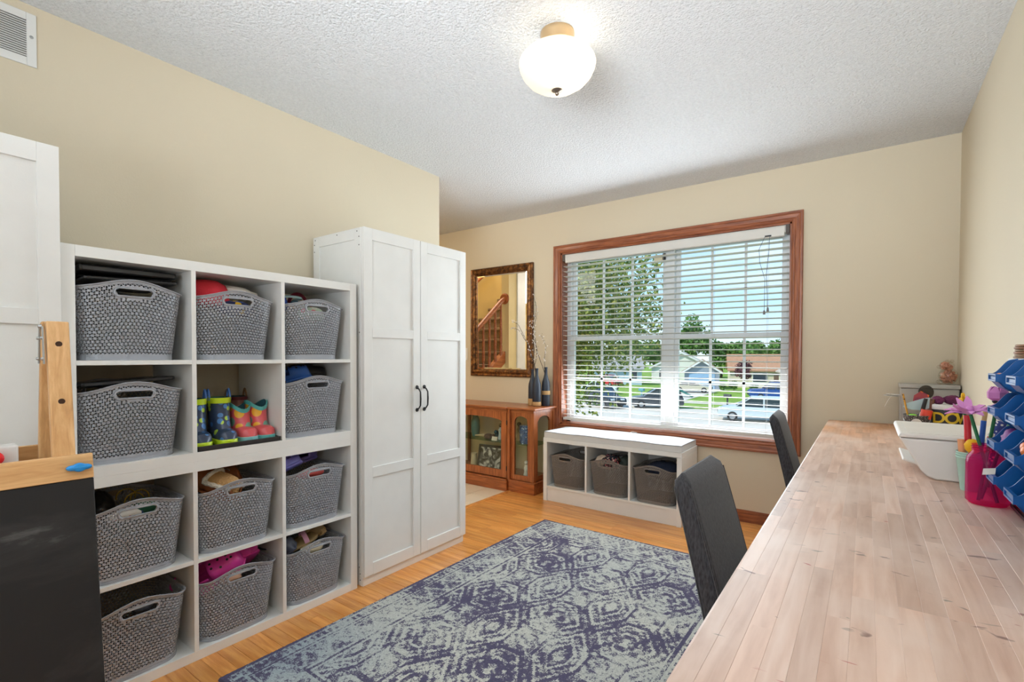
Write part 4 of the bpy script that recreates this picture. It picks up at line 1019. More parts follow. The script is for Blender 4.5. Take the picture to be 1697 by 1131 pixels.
def branch(label, loc, paths, seed):
    t = thing('blossom_branch', label, 'branch', loc, 0, None); rr = random.Random(seed); tw = MB(); bu = MB(); lf = MB()
    for pts in paths:
        n = 14; Pp = []
        for i in range(n + 1):
            u = i / n * (len(pts) - 1); k_ = min(int(u), len(pts) - 2); f = u - k_; a, b = Vector(pts[k_]), Vector(pts[k_ + 1]); Pp.append(a.lerp(b, f) + Vector((rr.uniform(-.004, .004), rr.uniform(-.004, .004), 0)))
        tw.tube(Pp, [.0028 * (1 - .6 * i / n) for i in range(n + 1)], 6)
        for i in range(4, n + 1):
            for _ in range(3):
                q = Pp[i] + Vector((rr.uniform(-.014, .014), rr.uniform(-.014, .014), rr.uniform(-.012, .012)))
                if rr.random() < .68: bu.ball(q, (.0042, .0042, .0062), 6, 4)
                else:
                    d = Vector((rr.uniform(-1, 1), rr.uniform(-1, 1), rr.uniform(-.2, 1))).normalized() * .011; s_ = d.cross(Vector((0, 0, 1))).normalized() * .0035
                    lf.add([q, q + d * .5 + s_, q + d, q + d * .5 - s_], [(0, 1, 2, 3)])
    part('twig', tw, M_twig, t, 60); part('blossoms', bu, M_bud, t, 60, kind='stuff'); part('leaves', lf, M_leaf0, t, kind='stuff'); return t
CTt = CT + .0005
A_, B_, C_ = (-2.37, 3.655, CTt), (-2.455, 3.715, CTt), (-2.325, 3.735, CTt)
bottle('navy bottle wrapped with jute at neck and foot, frontmost on the curio cabinet', A_, .335, [(.004, .04), (.20, .245)], 0, 1)
bottle('navy bottle behind the frontmost one, partly hidden, on the curio cabinet', B_, .325, [(.0, .06), (.20, .25)], 0, 2)
bottle('navy bottle with one jute band in the middle, nearest the window', C_, .345, [(.10, .135)], 0, 3)
branch('blossom branch leaning left in front of the mirror', (A_[0], A_[1], A_[2] + .26), [[(0, 0, 0), (-.03, 0, .12), (-.10, -.005, .30), (-.2, 0, .47), (-.27, .0, .50)], [(0, 0, .02), (-.07, -.01, .26), (-.19, 0, .42), (-.275, .0, .44)]], 4)
branch('tall blossom branch rising beside the mirror frame', (B_[0], B_[1], B_[2] + .25), [[(0, 0, 0), (.02, 0, .22), (.0, -.01, .45), (.05, -.01, .62), (.01, 0, .74)], [(0, 0, .02), (.05, 0, .2), (.03, 0, .38), (-.02, -.01, .50)]], 5)
branch('blossom branch bending right beside the window casing', (C_[0], C_[1], C_[2] + .27), [[(0, 0, 0), (-.02, 0, .14), (.0, 0, .26), (-.05, 0, .36)], [(0, 0, 0), (-.08, -.01, .20), (-.13, -.01, .38), (-.10, 0, .56)]], 6)
# wall outlet beside the curio cabinet
ol = thing('wall_outlet', 'cream wall outlet low between curio cabinet and bench', 'outlet', (-2.215, YB, .28), world=True)
part('plate', MB().box(-2.25, YB - .006, .28, -2.18, YB, .395), flat('cream_outlet_plastic', (226, 216, 192), .5), ol, bevel=.002)
for zz in (.315, .36): part('socket', MB().box(-2.232, YB - .008, zz - .014, -2.198, YB - .005, zz + .014), flat('socket_plastic', (206, 194, 168), .5), ol, bevel=.003)

# ------------------------------------------------------------------ storage bench
M_cush = flat('light_grey_cushion', (214, 214, 212), .85, bump=(380, .2, .003)); M_cushw = flat('white_cushion_top', (236, 237, 240), .85, bump=(380, .2, .003))
bn = thing('storage_bench', 'white three-cube storage bench under the window', 'bench', (-1.584, 3.6, 0), world=True)
b0, b1, by0, by1, bh = -2.144, -1.024, 3.41, 3.79, .516
part('side_panel', MB().box(b0, by0, 0, b0 + .034, by1, bh - .035), M_white, bn, bevel=.001)
part('side_panel', MB().box(b1 - .034, by0, 0, b1, by1, bh - .035), M_white, bn, bevel=.001)
part('top_panel', MB().box(b0, by0, bh - .034, b1, by1, bh), M_white, bn, bevel=.001)
part('bottom_shelf', MB().box(b0 + .034, by0, .108, b1 - .034, by1, .124), M_white, bn, bevel=.001)
part('kick_panel', MB().box(b0 + .034, by0 + .01, 0.001, b1 - .034, by0 + .026, .108), M_white, bn)
for x in (-1.766, -1.412): part('divider', MB().box(x, by0, .124, x + .016, by1, bh - .034), M_white, bn, bevel=.001)
part('back_panel', MB().box(b0 + .034, by1 - .006, .108, b1 - .034, by1, bh - .034), M_white, bn)
cs = thing('bench_cushion', 'light grey boxed seat cushion with white top on the bench', 'cushion', (-1.584, 3.6, bh), world=True)
def pillow(x0, x1, y0, y1, z0, z1, r, sag):
    m = MB(); nx, ny = 40, 16; rows = []
    def edge(u): return 1 - max(0, (abs(u) - .86) / .14) ** 3
    for j_ in range(ny + 1):
        row = []
        for i in range(nx + 1):
            u, v_ = 2 * i / nx - 1, 2 * j_ / ny - 1; z = z1 + sag * (1 - u ** 4) * (1 - v_ ** 4) * .6 + .002 * math.sin(9 * u + 2 * v_) - .006 * (1 - min(edge(u), edge(v_)))
            row.append(((x0 + x1) / 2 + (x1 - x0) / 2 * u, (y0 + y1) / 2 + (y1 - y0) / 2 * v_, z))
        rows.append(row)
    return m.sheet(rows), rows
tm_, rws = pillow(b0 + .008, b1 - .005, by0 + .004, by1 - .02, bh, bh + .052, .01, .008)
part('top_cover', tm_, M_cushw, cs, 60)
per = rws[0] + [r[-1] for r in rws[1:]] + rws[-1][::-1][1:] + [r[0] for r in rws[::-1]][1:-1]
sdm = MB(); sdm.sheet([[(x, y, bh + .001) for x, y, z in per], [(x + (0.004 if x > -1.5 else -.004) * (1 if x in (per[0][0],) else 0), y, (bh + z) / 2) for x, y, z in per], per], True)
sdm.add([(per[0][0], by0 + .004, bh + .001), (b1 - .005, by0 + .004, bh + .001), (b1 - .005, by1 - .02, bh + .001), (b0 + .008, by1 - .02, bh + .001)], [(0, 3, 2, 1)])
part('side_band', sdm, M_cush, cs, 60)
part('piping', MB().tube(per, .0032, 6, closed=True), flat('grey_piping', (150, 152, 156), .8), cs, 60)
for x, lb in ((-1.942, 'taupe woven basket in the left bay of the bench, looking empty'), (-1.584, 'taupe woven basket with floral clothes in the middle bay of the bench'), (-1.233, 'taupe woven basket with navy cloth in the right bay of the bench')):
    basket((x + .004, by0 + .170, .1245), R(-90), lb, 'taupe baskets in the bench', True)
M_flor = spots('pink_floral_cotton', (40, 42, 54), (226, 120, 124), (220, 196, 180), 60, .85, .42)
blob('floral_shirt', 'folded pink floral shirt poking out of the middle bench basket', 'clothing', (-1.60, by0 + .12, .36), (.075, .08, .062), M_flor, 31, .3)
blob('cream_cloth', 'cream cloth in the middle bench basket, left of the floral shirt', 'clothing', (-1.66, by0 + .085, .365), (.05, .045, .045), flat('cream_knit', (206, 186, 166), .9), 32, .3)
blob('green_cloth', 'dark green cloth in the middle bench basket', 'clothing', (-1.50, by0 + .2, .355), (.055, .085, .055), flat('dark_grey_green', (64, 72, 66), .9), 33, .3)
blob('navy_cloth', 'navy cloth heaped in the right bench basket', 'clothing', (-1.205, by0 + .16, .345), (.115, .11, .065), flat('navy_cotton', (30, 40, 62), .9, bump=(40, .5, .01)), 34, .25)
# ------------------------------------------------------------------ rug
def vnoise(nx, ny, cell, g, r):
    a, b = int(nx * g / cell) + 3, int(ny * g / cell) + 3; A = r.random((a, b))
    X, Y = np.meshgrid(np.arange(nx) * g / cell, np.arange(ny) * g / cell, indexing='ij'); i, j_ = X.astype(int), Y.astype(int); fx, fy = X - i, Y - j_
    fx, fy = fx * fx * (3 - 2 * fx), fy * fy * (3 - 2 * fy)
    return (A[i, j_] * (1 - fx) + A[i + 1, j_] * fx) * (1 - fy) + (A[i, j_ + 1] * (1 - fx) + A[i + 1, j_ + 1] * fx) * fy
def make_rug():
    W, L, g = 1.50, 2.18, .0040; nx, ny = int(W / g), int(L / g); r = np.random.default_rng(3)
    U, V = np.meshgrid((np.arange(nx) + .5) * g, (np.arange(ny) + .5) * g, indexing='ij')
    q = .0069; u, v_ = np.floor(U / q) * q, np.floor(V / q) * q
    d = np.minimum(np.minimum(U, W - U), np.minimum(V, L - V)); along = np.where((np.minimum(U, W - U) < np.minimum(V, L - V)), v_, u)
    p = np.full(U.shape, .42)
    def st(cond, val): p[cond] = val
    st(d < .020, .95); st((d >= .020) & (d < .032), .15); 
    st((d >= .032) & (d < .062), np.where((np.floor(along / .014) % 2 == 0), .8, .25)[(d >= .032) & (d < .062)])
    st((d >= .062) & (d < .072), .15); st((d >= .072) & (d < .082), .85); st((d >= .082) & (d < .09), .1)
    band = (d >= .09) & (d < .20); zz = np.abs(((along / .11) % 1) - .5) * 2; bb = (d - .09) / .11
    st(band, np.where(np.abs(zz - bb) < .16, .12, np.where(((np.floor(along / .0184) + np.floor(d / .0184)) % 2 == 0), .72, .45))[band])
    st((d >= .20) & (d < .212), .1); st((d >= .212) & (d < .226), .9); st((d >= .226) & (d < .236), .12)
    fld = d >= .236
    fu, fv = u - W / 2, v_ - L / 2; f = np.full(U.shape, .34); pu, pv = .34, .46
    for sh_ in (0, 1):
        du = ((fu + sh_ * pu / 2 + pu / 2) % pu) - pu / 2; dv = ((fv + sh_ * pv / 2 + pv / 2) % pv) - pv / 2
        au, av = np.abs(du), np.abs(dv); e_ = np.maximum(au / .15 + av / .23, av / .155) if sh_ == 0 else np.maximum(au / .15 + av / .23, au / .105)
        hook = ((np.floor(au / .0184) + np.floor(av / .0184)) % 3 == 0)
        m = e_ < 1.0
        f = np.where(m, np.where(e_ > .86, .92, np.where(e_ > .76, .08, np.where(e_ > .5, np.where(hook, .18, .74), np.where(e_ > .4, .1, np.where(e_ > .22, .85, .2))))), f)
        bar_ = (np.abs(au - av * .65 - .0) < .012) & ~m; f = np.where(bar_, .85, f)
    rim = (~((f > .5) | (f < .3))) & ((np.floor(u / .0276) + np.floor(v_ / .0276)) % 4 == 0); f = np.where(rim, .72, f)
    p = np.where(fld, f, p)
    n1 = vnoise(nx, ny, .24, g, r); n2 = vnoise(nx, ny, .055, g, r); n3 = vnoise(nx, ny, .013, g, r); wn = r.random(U.shape)
    fade = n1 * .55 + n2 * .45
    s_ = p * .74 + .13 - (fade - .49) * 1.3 + (n3 - .5) * .62 + (wn - .5) * .54
    dark = 1 / (1 + np.exp(-(s_ - .5) * 14))
    lightc = np.array(lin((194, 194, 184))); midc = np.array(lin((152, 160, 162))); darkc = np.array(lin((82, 78, 102))); blu = np.array(lin((96, 132, 160)))
    n4 = vnoise(nx, ny, .3, g, r)[..., None]; base = lightc * (1 - n4 * .5) + midc * (n4 * .5)
    near = np.clip((.55 - U) / .5, 0, 1) * np.clip((.7 - V) / .5, 0, 1); base = base * (1 - .5 * near[..., None]) + blu * .5 * near[..., None]
    c = base * (1 - dark[..., None]) + darkc * dark[..., None]
    c *= (1 + (r.random(U.shape) - .5)[..., None] * .30)
    c = np.clip(c, 0, 1)
    # mesh: one quad per tuft cell, gently uneven
    xs = np.arange(nx + 1) * g - W / 2; ys = np.arange(ny + 1) * g - L / 2; GX, GY = np.meshgrid(xs, ys, indexing='ij')
    Z = .0095 + (r.random(GX.shape) - .5) * .0018; Z[0, :] = Z[-1, :] = 0.0005; Z[:, 0] = Z[:, -1] = 0.0005
    co = np.stack([GX, GY, Z], -1).reshape(-1, 3); idx = np.arange((nx + 1) * (ny + 1)).reshape(nx + 1, ny + 1)
    F = np.stack([idx[:-1, :-1], idx[1:, :-1], idx[1:, 1:], idx[:-1, 1:]], -1).reshape(-1, 4)
    me = bpy.data.meshes.new('woven_rug'); me.vertices.add(len(co)); me.vertices.foreach_set('co', co.ravel().astype(np.float32))
    me.loops.add(F.size); me.loops.foreach_set('vertex_index', F.ravel().astype(np.int32)); me.polygons.add(len(F))
    me.polygons.foreach_set('loop_start', np.arange(0, F.size, 4, dtype=np.int32)); me.polygons.foreach_set('loop_total', np.full(len(F), 4, dtype=np.int32))
    me.update(calc_edges=True)
    at_ = me.color_attributes.new('Col', 'FLOAT_COLOR', 'CORNER'); cc = np.concatenate([c.reshape(-1, 3), np.ones((nx * ny, 1))], 1).repeat(4, 0)
    at_.data.foreach_set('color', cc.ravel().astype(np.float32))
    o = link('woven_rug', me, attr_mat('faded_blue_rug_pile', 'Col', .95), None); o.location = (-1.13, 1.885, 0.0006); o.rotation_euler = (0, 0, R(-.8))
    tag(o, 'distressed blue and grey patterned area rug on the wood floor', 'rug'); return o
make_rug()

# ------------------------------------------------------------------ butcher-block table
TZ, TX0, TX1, TY0, TY1, TT = .772, -.2035, .4205, .12, 3.80, .036
def butcher():
    m, nt, bs, out = nodes('worn_butcher_block'); vec = coords(nt, 'World', (16, 1.5, 1)); w = coords(nt, 'World')
    oi = N(nt, 'ShaderNodeObjectInfo'); ad = N(nt, 'ShaderNodeVectorMath', operation='ADD'); mu = N(nt, 'ShaderNodeMath', operation='MULTIPLY'); mu.inputs[1].default_value = 31
    nt.links.new(oi.outputs['Random'], mu.inputs[0]); nt.links.new(vec, ad.inputs[0]); nt.links.new(mu.outputs[0], ad.inputs[1])
    n = N(nt, 'ShaderNodeTexNoise'); n.inputs['Scale'].default_value = 2.4; n.inputs['Detail'].default_value = 6; n.inputs['Distortion'].default_value = .4; nt.links.new(ad.outputs[0], n.inputs['Vector'])
    g_ = ramp(nt, n.outputs['Fac'], [(.3, lin((200, 163, 142))), (.5, lin((217, 184, 164))), (.7, lin((228, 200, 183)))])
    hs = N(nt, 'ShaderNodeHueSaturation'); mr_ = N(nt, 'ShaderNodeMapRange'); mr_.inputs['To Min'].default_value = .80; mr_.inputs['To Max'].default_value = 1.08
    nt.links.new(oi.outputs['Random'], mr_.inputs['Value']); nt.links.new(mr_.outputs[0], hs.inputs['Value']); nt.links.new(g_, hs.inputs['Color'])
    # untouched honey finish at the far end and under the printer, rubbed pale elsewhere
    sp = N(nt, 'ShaderNodeSeparateXYZ'); nt.links.new(w, sp.inputs[0]); n5 = N(nt, 'ShaderNodeTexNoise'); n5.inputs['Scale'].default_value = 3.5; nt.links.new(w, n5.inputs['Vector'])
    ma = N(nt, 'ShaderNodeMath', operation='MULTIPLY_ADD'); ma.inputs[1].default_value = 1.2; nt.links.new(n5.outputs['Fac'], ma.inputs[0]); nt.links.new(sp.outputs['Y'], ma.inputs[2])
    far = N(nt, 'ShaderNodeMapRange'); far.inputs['From Min'].default_value = 3.3; far.inputs['From Max'].default_value = 4.2; nt.links.new(ma.outputs[0], far.inputs['Value'])
    mb_ = N(nt, 'ShaderNodeMix', data_type='RGBA', blend_type='MULTIPLY'); mb_.inputs['B'].default_value = (*lin((244, 206, 160)), 1); nt.links.new(far.outputs[0], mb_.inputs['Factor']); nt.links.new(hs.outputs[0], mb_.inputs['A'])
    n2 = N(nt, 'ShaderNodeTexNoise'); n2.inputs['Scale'].default_value = 5; n2.inputs['Detail'].default_value = 5; nt.links.new(coords(nt, 'World', (1, .7, 1)), n2.inputs['Vector'])
    f2 = ramp(nt, n2.outputs['Fac'], [(.46, (0, 0, 0)), (.66, (.6, .6, .6))]); mx2 = N(nt, 'ShaderNodeMix', data_type='RGBA'); mx2.inputs['B'].default_value = (*lin((228, 206, 192)), 1)
    nt.links.new(f2, mx2.inputs['Factor']); nt.links.new(mb_.outputs['Result'], mx2.inputs['A'])
    # ink and paint marks
    n3 = N(nt, 'ShaderNodeTexNoise'); n3.inputs['Scale'].default_value = 21; n3.inputs['Detail'].default_value = 3; n3.inputs['Distortion'].default_value = 1.2; nt.links.new(coords(nt, 'World', (.55, 1.3, 1), (0, 0, .5)), n3.inputs['Vector'])
    f3 = ramp(nt, n3.outputs['Fac'], [(.675, (0, 0, 0)), (.715, (.75, .75, .75))]); mx3 = N(nt, 'ShaderNodeMix', data_type='RGBA')
    n4 = N(nt, 'ShaderNodeTexNoise'); n4.inputs['Scale'].default_value = 6; nt.links.new(w, n4.inputs['Vector'])
    ink = ramp(nt, n4.outputs['Fac'], [(.4, lin((90, 56, 52))), (.5, lin((110, 70, 60))), (.55, lin((70, 96, 84))), (.62, lin((176, 64, 64)))])
    nt.links.new(f3, mx3.inputs['Factor']); nt.links.new(mx2.outputs['Result'], mx3.inputs['A']); nt.links.new(ink, mx3.inputs['B'])
    nt.links.new(mx3.outputs['Result'], bs.inputs['Base Color']); bs.inputs['Roughness'].default_value = .42; bs.inputs['Specular IOR Level'].default_value = .45
    bumpn(nt, bs, n.outputs['Fac'], .08, .002); return m
M_but = butcher()
tbl = thing('work_table', 'long butcher-block work table along the right wall', 'table', ((TX0 + TX1) / 2, 2.0, 0), world=True)
SW = (TX1 - TX0) / 20; sme = {}
def stave_mesh(L, edge):
    if (L, edge) not in sme:
        c = .0004; b = MB()
        pr = [(0, -TT), (SW, -TT), (SW, -c), (SW - c, 0), (c, 0), (0, -c)]
        if edge: pr = [(.003, -TT), (SW, -TT), (SW, -c), (SW - c, 0), (.006, 0), (.0022, -.0018), (0, -.007), (0, -TT + .004)]
        b.prism([(a, z) for a, z in pr], 'y', 0, L); me = b.mesh('stave'); me.materials.append(M_but); sme[L, edge] = me
    return sme[L, edge]
rs = random.Random(21)
for i in range(20):
    y = TY0 - rs.choice([0, .1, .2, .3]); x = TX0 + i * SW
    while y < TY1 - .01:
        L = rs.choice([.2, .3, .35, .4, .5, .6]); y0 = max(y, TY0); y1 = min(y + L, TY1)
        if TY1 - y1 < .15: y1 = TY1
        L2 = round(y1 - y0, 3)
        if L2 > .02:
            o = bpy.data.objects.new('stave', stave_mesh(L2, i == 0)); COL.objects.link(o); o.parent = tbl; o.location = (x - ORG[tbl.name][0], y0 - 2.0, TZ)
        y = y1
for yy in (.3, 1.96, 3.62):
    part('support_panel', MB().box(TX0 + .10, yy - .02, 0, TX1 - .03, yy + .02, TZ - TT), M_white, tbl)
part('rear_rail', MB().box(TX1 - .05, .3, TZ - TT - .12, TX1 - .03, 3.62, TZ - TT), M_white, tbl)

# ------------------------------------------------------------------ chairs
def fabric(name, c):
    m, nt, bs, out = nodes(name); vec = coords(nt, 'Object', (260, 260, 60)); n = N(nt, 'ShaderNodeTexNoise'); n.inputs['Scale'].default_value = 1; n.inputs['Detail'].default_value = 2; nt.links.new(vec, n.inputs['Vector'])
    k = lin(c); nt.links.new(ramp(nt, n.outputs['Fac'], [(.3, tuple(x * .55 for x in k)), (.7, tuple(x * 1.5 for x in k))]), bs.inputs['Base Color'])
    bs.inputs['Roughness'].default_value = .9; bs.inputs['Sheen Weight'].default_value = .25; bs.inputs['Specular IOR Level'].default_value = .2; bumpn(nt, bs, n.outputs['Fac'], .3, .002); return m
M_char = fabric('charcoal_upholstery', (62, 62, 66)); M_leg = flat('black_wood_leg', (32, 28, 26), .4)
def rr_section(hx, hy, r, n=6):
    out = []
    for cx_, cy_, a0 in ((hx - r, hy - r, 0), (-(hx - r), hy - r, 90), (-(hx - r), -(hy - r), 180), (hx - r, -(hy - r), 270)):
        for k in range(n + 1): a = R(a0 + 90 * k / n); out.append((cx_ + r * math.cos(a), cy_ + r * math.sin(a)))
    return out
def chair(label, loc, rz):
    t = thing('dining_chair', label, 'chair', loc, rz, None)
    hw, th, z0, z1 = .185, .024, .40, .862
    def xc(z): u = (z - .44) / .42; return .085 - .095 * u - .012 * u * u + .0
    rows = []
    for k in range(25):
        u = k / 24; z = z0 + (z1 - z0) * u; e_ = 1.0; s_ = 1.0
        if u > .93: q = (u - .93) / .07; e_ = math.sqrt(max(0, 1 - q * q)) * .9 + .1 * (1 - q); s_ = 1 - .17 * (1 - math.sqrt(max(0, 1 - q * q)))
        rows.append([(xc(z) + a * max(e_, .12), b * s_, z) for a, b in rr_section(th + .008 * (1 - u), hw * (1.02 - .02 * u), .019)])
    m = MB(); m.sheet(rows, True); n_ = len(rows[0]); m.add(rows[-1], [tuple(range(n_))]); part('backrest', m, M_char, t, 60)
    for sx_ in (1, -1):
        for sy in (-1, 1):
            seq = [z0 + (z1 - .034 - z0) * k / 14 for k in range(15)]
            pts = [(xc(z) + sx_ * (th + .008 * (1 - (z - z0) / (z1 - z0)) - .004), sy * (hw * 1.0 - .003), z) for z in seq]
            part('piping', MB().tube(pts, .003, 6), M_char, t, 60)
    sm = MB(); s0 = rr_section(.205, .195, .03); rows = [[(.285 + a * f, b * f, z) for a, b in s0] for z, f in ((.395, .95), (.40, 1), (.455, 1.0), (.47, .975), (.476, .90))]
    sm.sheet(rows, True); sm.add(rows[-1], [tuple(range(len(s0)))]); sm.add(rows[0][::-1], [tuple(range(len(s0)))]); part('seat', sm, M_char, t, 50)
    for lx_, ly_, dx in ((.11, .165, -.03), (.11, -.165, -.03), (.455, .165, .0), (.455, -.165, .0)):
        part('leg', MB().tube([(lx_, ly_, .41), (lx_ + dx, ly_, 0)], [.022, .014], 4), M_leg, t)
    return t
chair('charcoal upholstered chair pushed in at the near part of the table', (-.385, 1.515, 0), R(0))
chair('charcoal upholstered chair at the far end of the table near the window', (-.404, 3.205, 0), R(2))

# ------------------------------------------------------------------ printer and desk things
tz = TZ + .0006
M_prn = flat('white_printer_plastic', (232, 228, 222), .42)
pr = thing('printer', 'white tapered desktop printer on the table against the right wall', 'printer', (.28, 2.34, tz), world=True)
py0, py1 = 2.145, 2.545
prof_ = [(.188, tz), (.40, tz), (.408, .905), (.092, .905), (.100, .893), (.150, .800), (.166, .782)]
part('body', MB().prism(prof_, 'y', py0, py1), M_prn, pr, bevel=.006, seg=3)
part('lid', MB().prism([(.088, .907), (.409, .907), (.409, .922), (.094, .922)], 'y', py0 - .003, py1 + .003), M_prn, pr, bevel=.005, seg=3)
part('lid_inset', MB().box(.115, py0 + .02, .9222, .395, py1 - .02, .9235), M_prn, pr)
part('output_tray', MB().prism([(.104, .818), (.108, .824), (.215, .79), (.215, .784)], 'y', py0 + .07, py1 - .07), M_prn, pr, bevel=.002)

jc = (.277, 1.885)
jar = thing('pink_mason_jar', 'hot pink mason jar holding flower-topped pens', 'jar', (jc[0], jc[1], tz), 0)
def pink_glass():
    m, nt, bs, out = nodes('hot_pink_glass')
    bs.inputs['Base Color'].default_value = (*lin((232, 40, 128)), 1); bs.inputs['Roughness'].default_value = .08
    n = N(nt, 'ShaderNodeTexNoise'); n.inputs['Scale'].default_value = 12; nt.links.new(coords(nt, 'Object'), n.inputs['Vector'])
    nt.links.new(ramp(nt, n.outputs['Fac'], [(.3, lin((226, 36, 122))), (.7, lin((240, 60, 140)))]), bs.inputs['Base Color'])
    tr = N(nt, 'ShaderNodeBsdfTransparent'); tr.inputs[0].default_value = (*lin((250, 128, 188)), 1)
    mi = N(nt, 'ShaderNodeMixShader'); mi.inputs[0].default_value = .74
    nt.links.new(bs.outputs[0], mi.inputs[1]); nt.links.new(tr.outputs[0], mi.inputs[2]); nt.links.new(mi.outputs[0], out.inputs[0]); return m
M_pjar = pink_glass()
jp = [(.040, .002), (.047, .008), (.0475, .02), (.0475, .115), (.045, .13), (.037, .142), (.0345, .146), (.0345, .163), (.036, .165)]
part('glass', MB().lathe_open([(.001, .0005), (.04, .0005)] + jp, 40), M_pjar, jar, 50)
for zz in (.151, .158): part('thread', MB().tube([(.0352 * math.cos(R(a)), .0352 * math.sin(R(a)), zz) for a in range(0, 360, 12)], .0015, 6, closed=True), M_pjar, jar, 60)
M_grnp = flat('green_floral_tape', (34, 110, 62), .6); M_petal = flat('pink_felt_petal', (222, 148, 206), .8); M_tul = flat('mauve_felt', (206, 130, 188), .8); M_yel = flat('yellow_felt', (246, 190, 30), .8)
def flower_pen(label, base, tip, kind, mat):
    b = Vector(base); tp_ = Vector(tip); t = thing('flower_pen', label, 'pen', base, 0, None); d = tp_ - b; n = d.normalized()
    part('stem', MB().tube([(0, 0, 0), d * .5, d], .0042, 8), M_grnp, t, 60); f = MB()
    if kind == 'daisy':
        rot = Vector((-.12, -.16, 1)).normalized().to_track_quat('Z', 'Y').to_matrix()
        for lay in range(2):
            for k in range(8):
                a = 2 * math.pi * (k + .5 * lay) / 8 + .2; L = .060 - .010 * lay; u = Vector((math.cos(a), math.sin(a), 0)); w = Vector((-math.sin(a), math.cos(a), 0))
                P = []; 
                for s_, wd, h in ((.004, .004, .0), (.02, .0085, .006), (.040, .0085, .012 if (k + lay) % 3 else .022), (L, .0015, .008 if (k + lay) % 3 else .034)):
                    P += [rot @ (u * s_ - w * wd + Vector((0, 0, h + .005 * lay))), rot @ (u * s_ + w * wd + Vector((0, 0, h + .005 * lay)))]
                P2 = [p - rot @ Vector((0, 0, .0022)) for p in P]; o_ = [tuple(Vector(p) + d) for p in P + P2]
                fs = []
                for q in range(3): fs += [(2 * q, 2 * q + 1, 2 * q + 3, 2 * q + 2), (8 + 2 * q, 10 + 2 * q, 11 + 2 * q, 9 + 2 * q), (2 * q, 2 * q + 2, 10 + 2 * q, 8 + 2 * q), (2 * q + 1, 9 + 2 * q, 11 + 2 * q, 2 * q + 3)]
                f.add(o_, fs)
        part('petals', f, mat, t); part('flower_centre', MB().ball(d + rot @ Vector((0, 0, .012)), .010), M_petal, t, 60)
    elif kind == 'tulip':
        for k in range(6):
            a = 2 * math.pi * k / 6; u = Vector((math.cos(a), math.sin(a), 0)); w = Vector((-math.sin(a), math.cos(a), 0)); P = []
            for r_, h, wd in ((.006, -.004, .006), (.020, .006, .012), (.021, .022, .012), (.014, .038, .003)): P += [d + u * r_ + Vector((0, 0, h)) - w * wd, d + u * r_ + Vector((0, 0, h)) + w * wd]
            P2 = [p - u * .002 for p in P]; fs = []
            for q in range(3): fs += [(2 * q, 2 * q + 1, 2 * q + 3, 2 * q + 2), (8 + 2 * q, 10 + 2 * q, 11 + 2 * q, 9 + 2 * q), (2 * q, 2 * q + 2, 10 + 2 * q, 8 + 2 * q), (2 * q + 1, 9 + 2 * q, 11 + 2 * q, 2 * q + 3)]
            f.add([tuple(p) for p in P + P2], fs)
        part('petals', f, mat, t); part('calyx', MB().ball(d - n * .003, (.012, .012, .008)), M_black, t, 60)
    else:
        for k in range(6):
            a = 2 * math.pi * k / 6; f.ball(d + Vector((.004 * math.cos(a), .014 * math.cos(a), .014 * math.sin(a))), (.004, .009, .009), 8, 6)
        part('petals', f, mat, t, 60); part('flower_centre', MB().ball(d + Vector((-.005, -.004, 0)), .006), mat, t, 60)
    return t
flower_pen('pen topped with a large pink felt daisy', (jc[0] + .018, jc[1] - .01, tz + .008), (jc[0] - .038, jc[1] + .01, 1.022), 'daisy', M_petal)
flower_pen('pen topped with a mauve tulip, tallest in the pink jar', (jc[0] - .02, jc[1] - .005, tz + .008), (jc[0] + .018, jc[1] + .012, 1.062), 'tulip', M_tul)
flower_pen('green pen leaning right behind the tulip pen', (jc[0] - .012, jc[1] + .016, tz + .008), (jc[0] + .05, jc[1] + .05, 1.0), 'bud', M_grnp)

# mint paper cups with pencils behind the jar
mc = thing('paper_cup_stack', 'stack of mint green cups behind the pink jar', 'cup', (.264, 2.045, tz))
M_mint = flat('mint_paper', (178, 218, 204), .6)
for k in range(3): part('cup', MB().lathe_open([(.026, .006 * k + .004 * k), (.0375, .10 + .008 * k), (.0388, .1015 + .008 * k), (.0375, .103 + .008 * k), (.0365, .10 + .008 * k)], 28), M_mint, mc, 50)
def stick(name, label, cat, a, b, r, mat, cap=None, group=None):
    a, b = Vector(a), Vector(b); t = thing(name, label, cat, a, 0, group); d = b - a
    part('barrel', MB().cyl((0, 0, 0), d, r, n=10), mat, t, 50)
    if cap: part('cap', MB().cyl(d * .62, d * 1.02, r * 1.18, n=10), cap, t, 50)
    return t
c0 = (.264, 2.045)
M_mk = flat('white_marker_barrel', (236, 234, 230), .4)
stick('marker', 'red capped marker in the mint cups', 'marker', (c0[0] - .004, c0[1], tz + .02), (c0[0] - .012, c0[1] + .01, .998), .0075, M_mk, flat('red_cap', (206, 40, 52), .4))
stick('marker', 'orange capped marker in the mint cups', 'marker', (c0[0] - .016, c0[1] - .005, tz + .02), (c0[0] - .026, c0[1], .925), .0075, M_mk, flat('peach_cap', (240, 168, 120), .4))
stick('pen', 'blue and black pen in the mint cups', 'pen', (c0[0] + .012, c0[1], tz + .02), (c0[0] + .024, c0[1], .985), .0058, flat('grey_pen', (110, 116, 130), .4), flat('blue_pen_cap', (34, 92, 190), .4))
stick('paint_brush', 'wooden brush with green handle in the mint cups', 'brush', (c0[0] + .006, c0[1] + .01, tz + .02), (c0[0] + .030, c0[1] + .01, 1.025), .005, flat('green_handle', (60, 140, 70), .5), flat('tan_bristle', (206, 172, 120), .8))
stick('ribbon_roll', 'red striped paper stick in the mint cups', 'stick', (c0[0] + .02, c0[1] + .015, tz + .02), (c0[0] + .045, c0[1] + .02, .95), .008, spots('red_white_stripe', (236, 232, 230), (206, 56, 66), (206, 56, 66), 60, .6, .35))
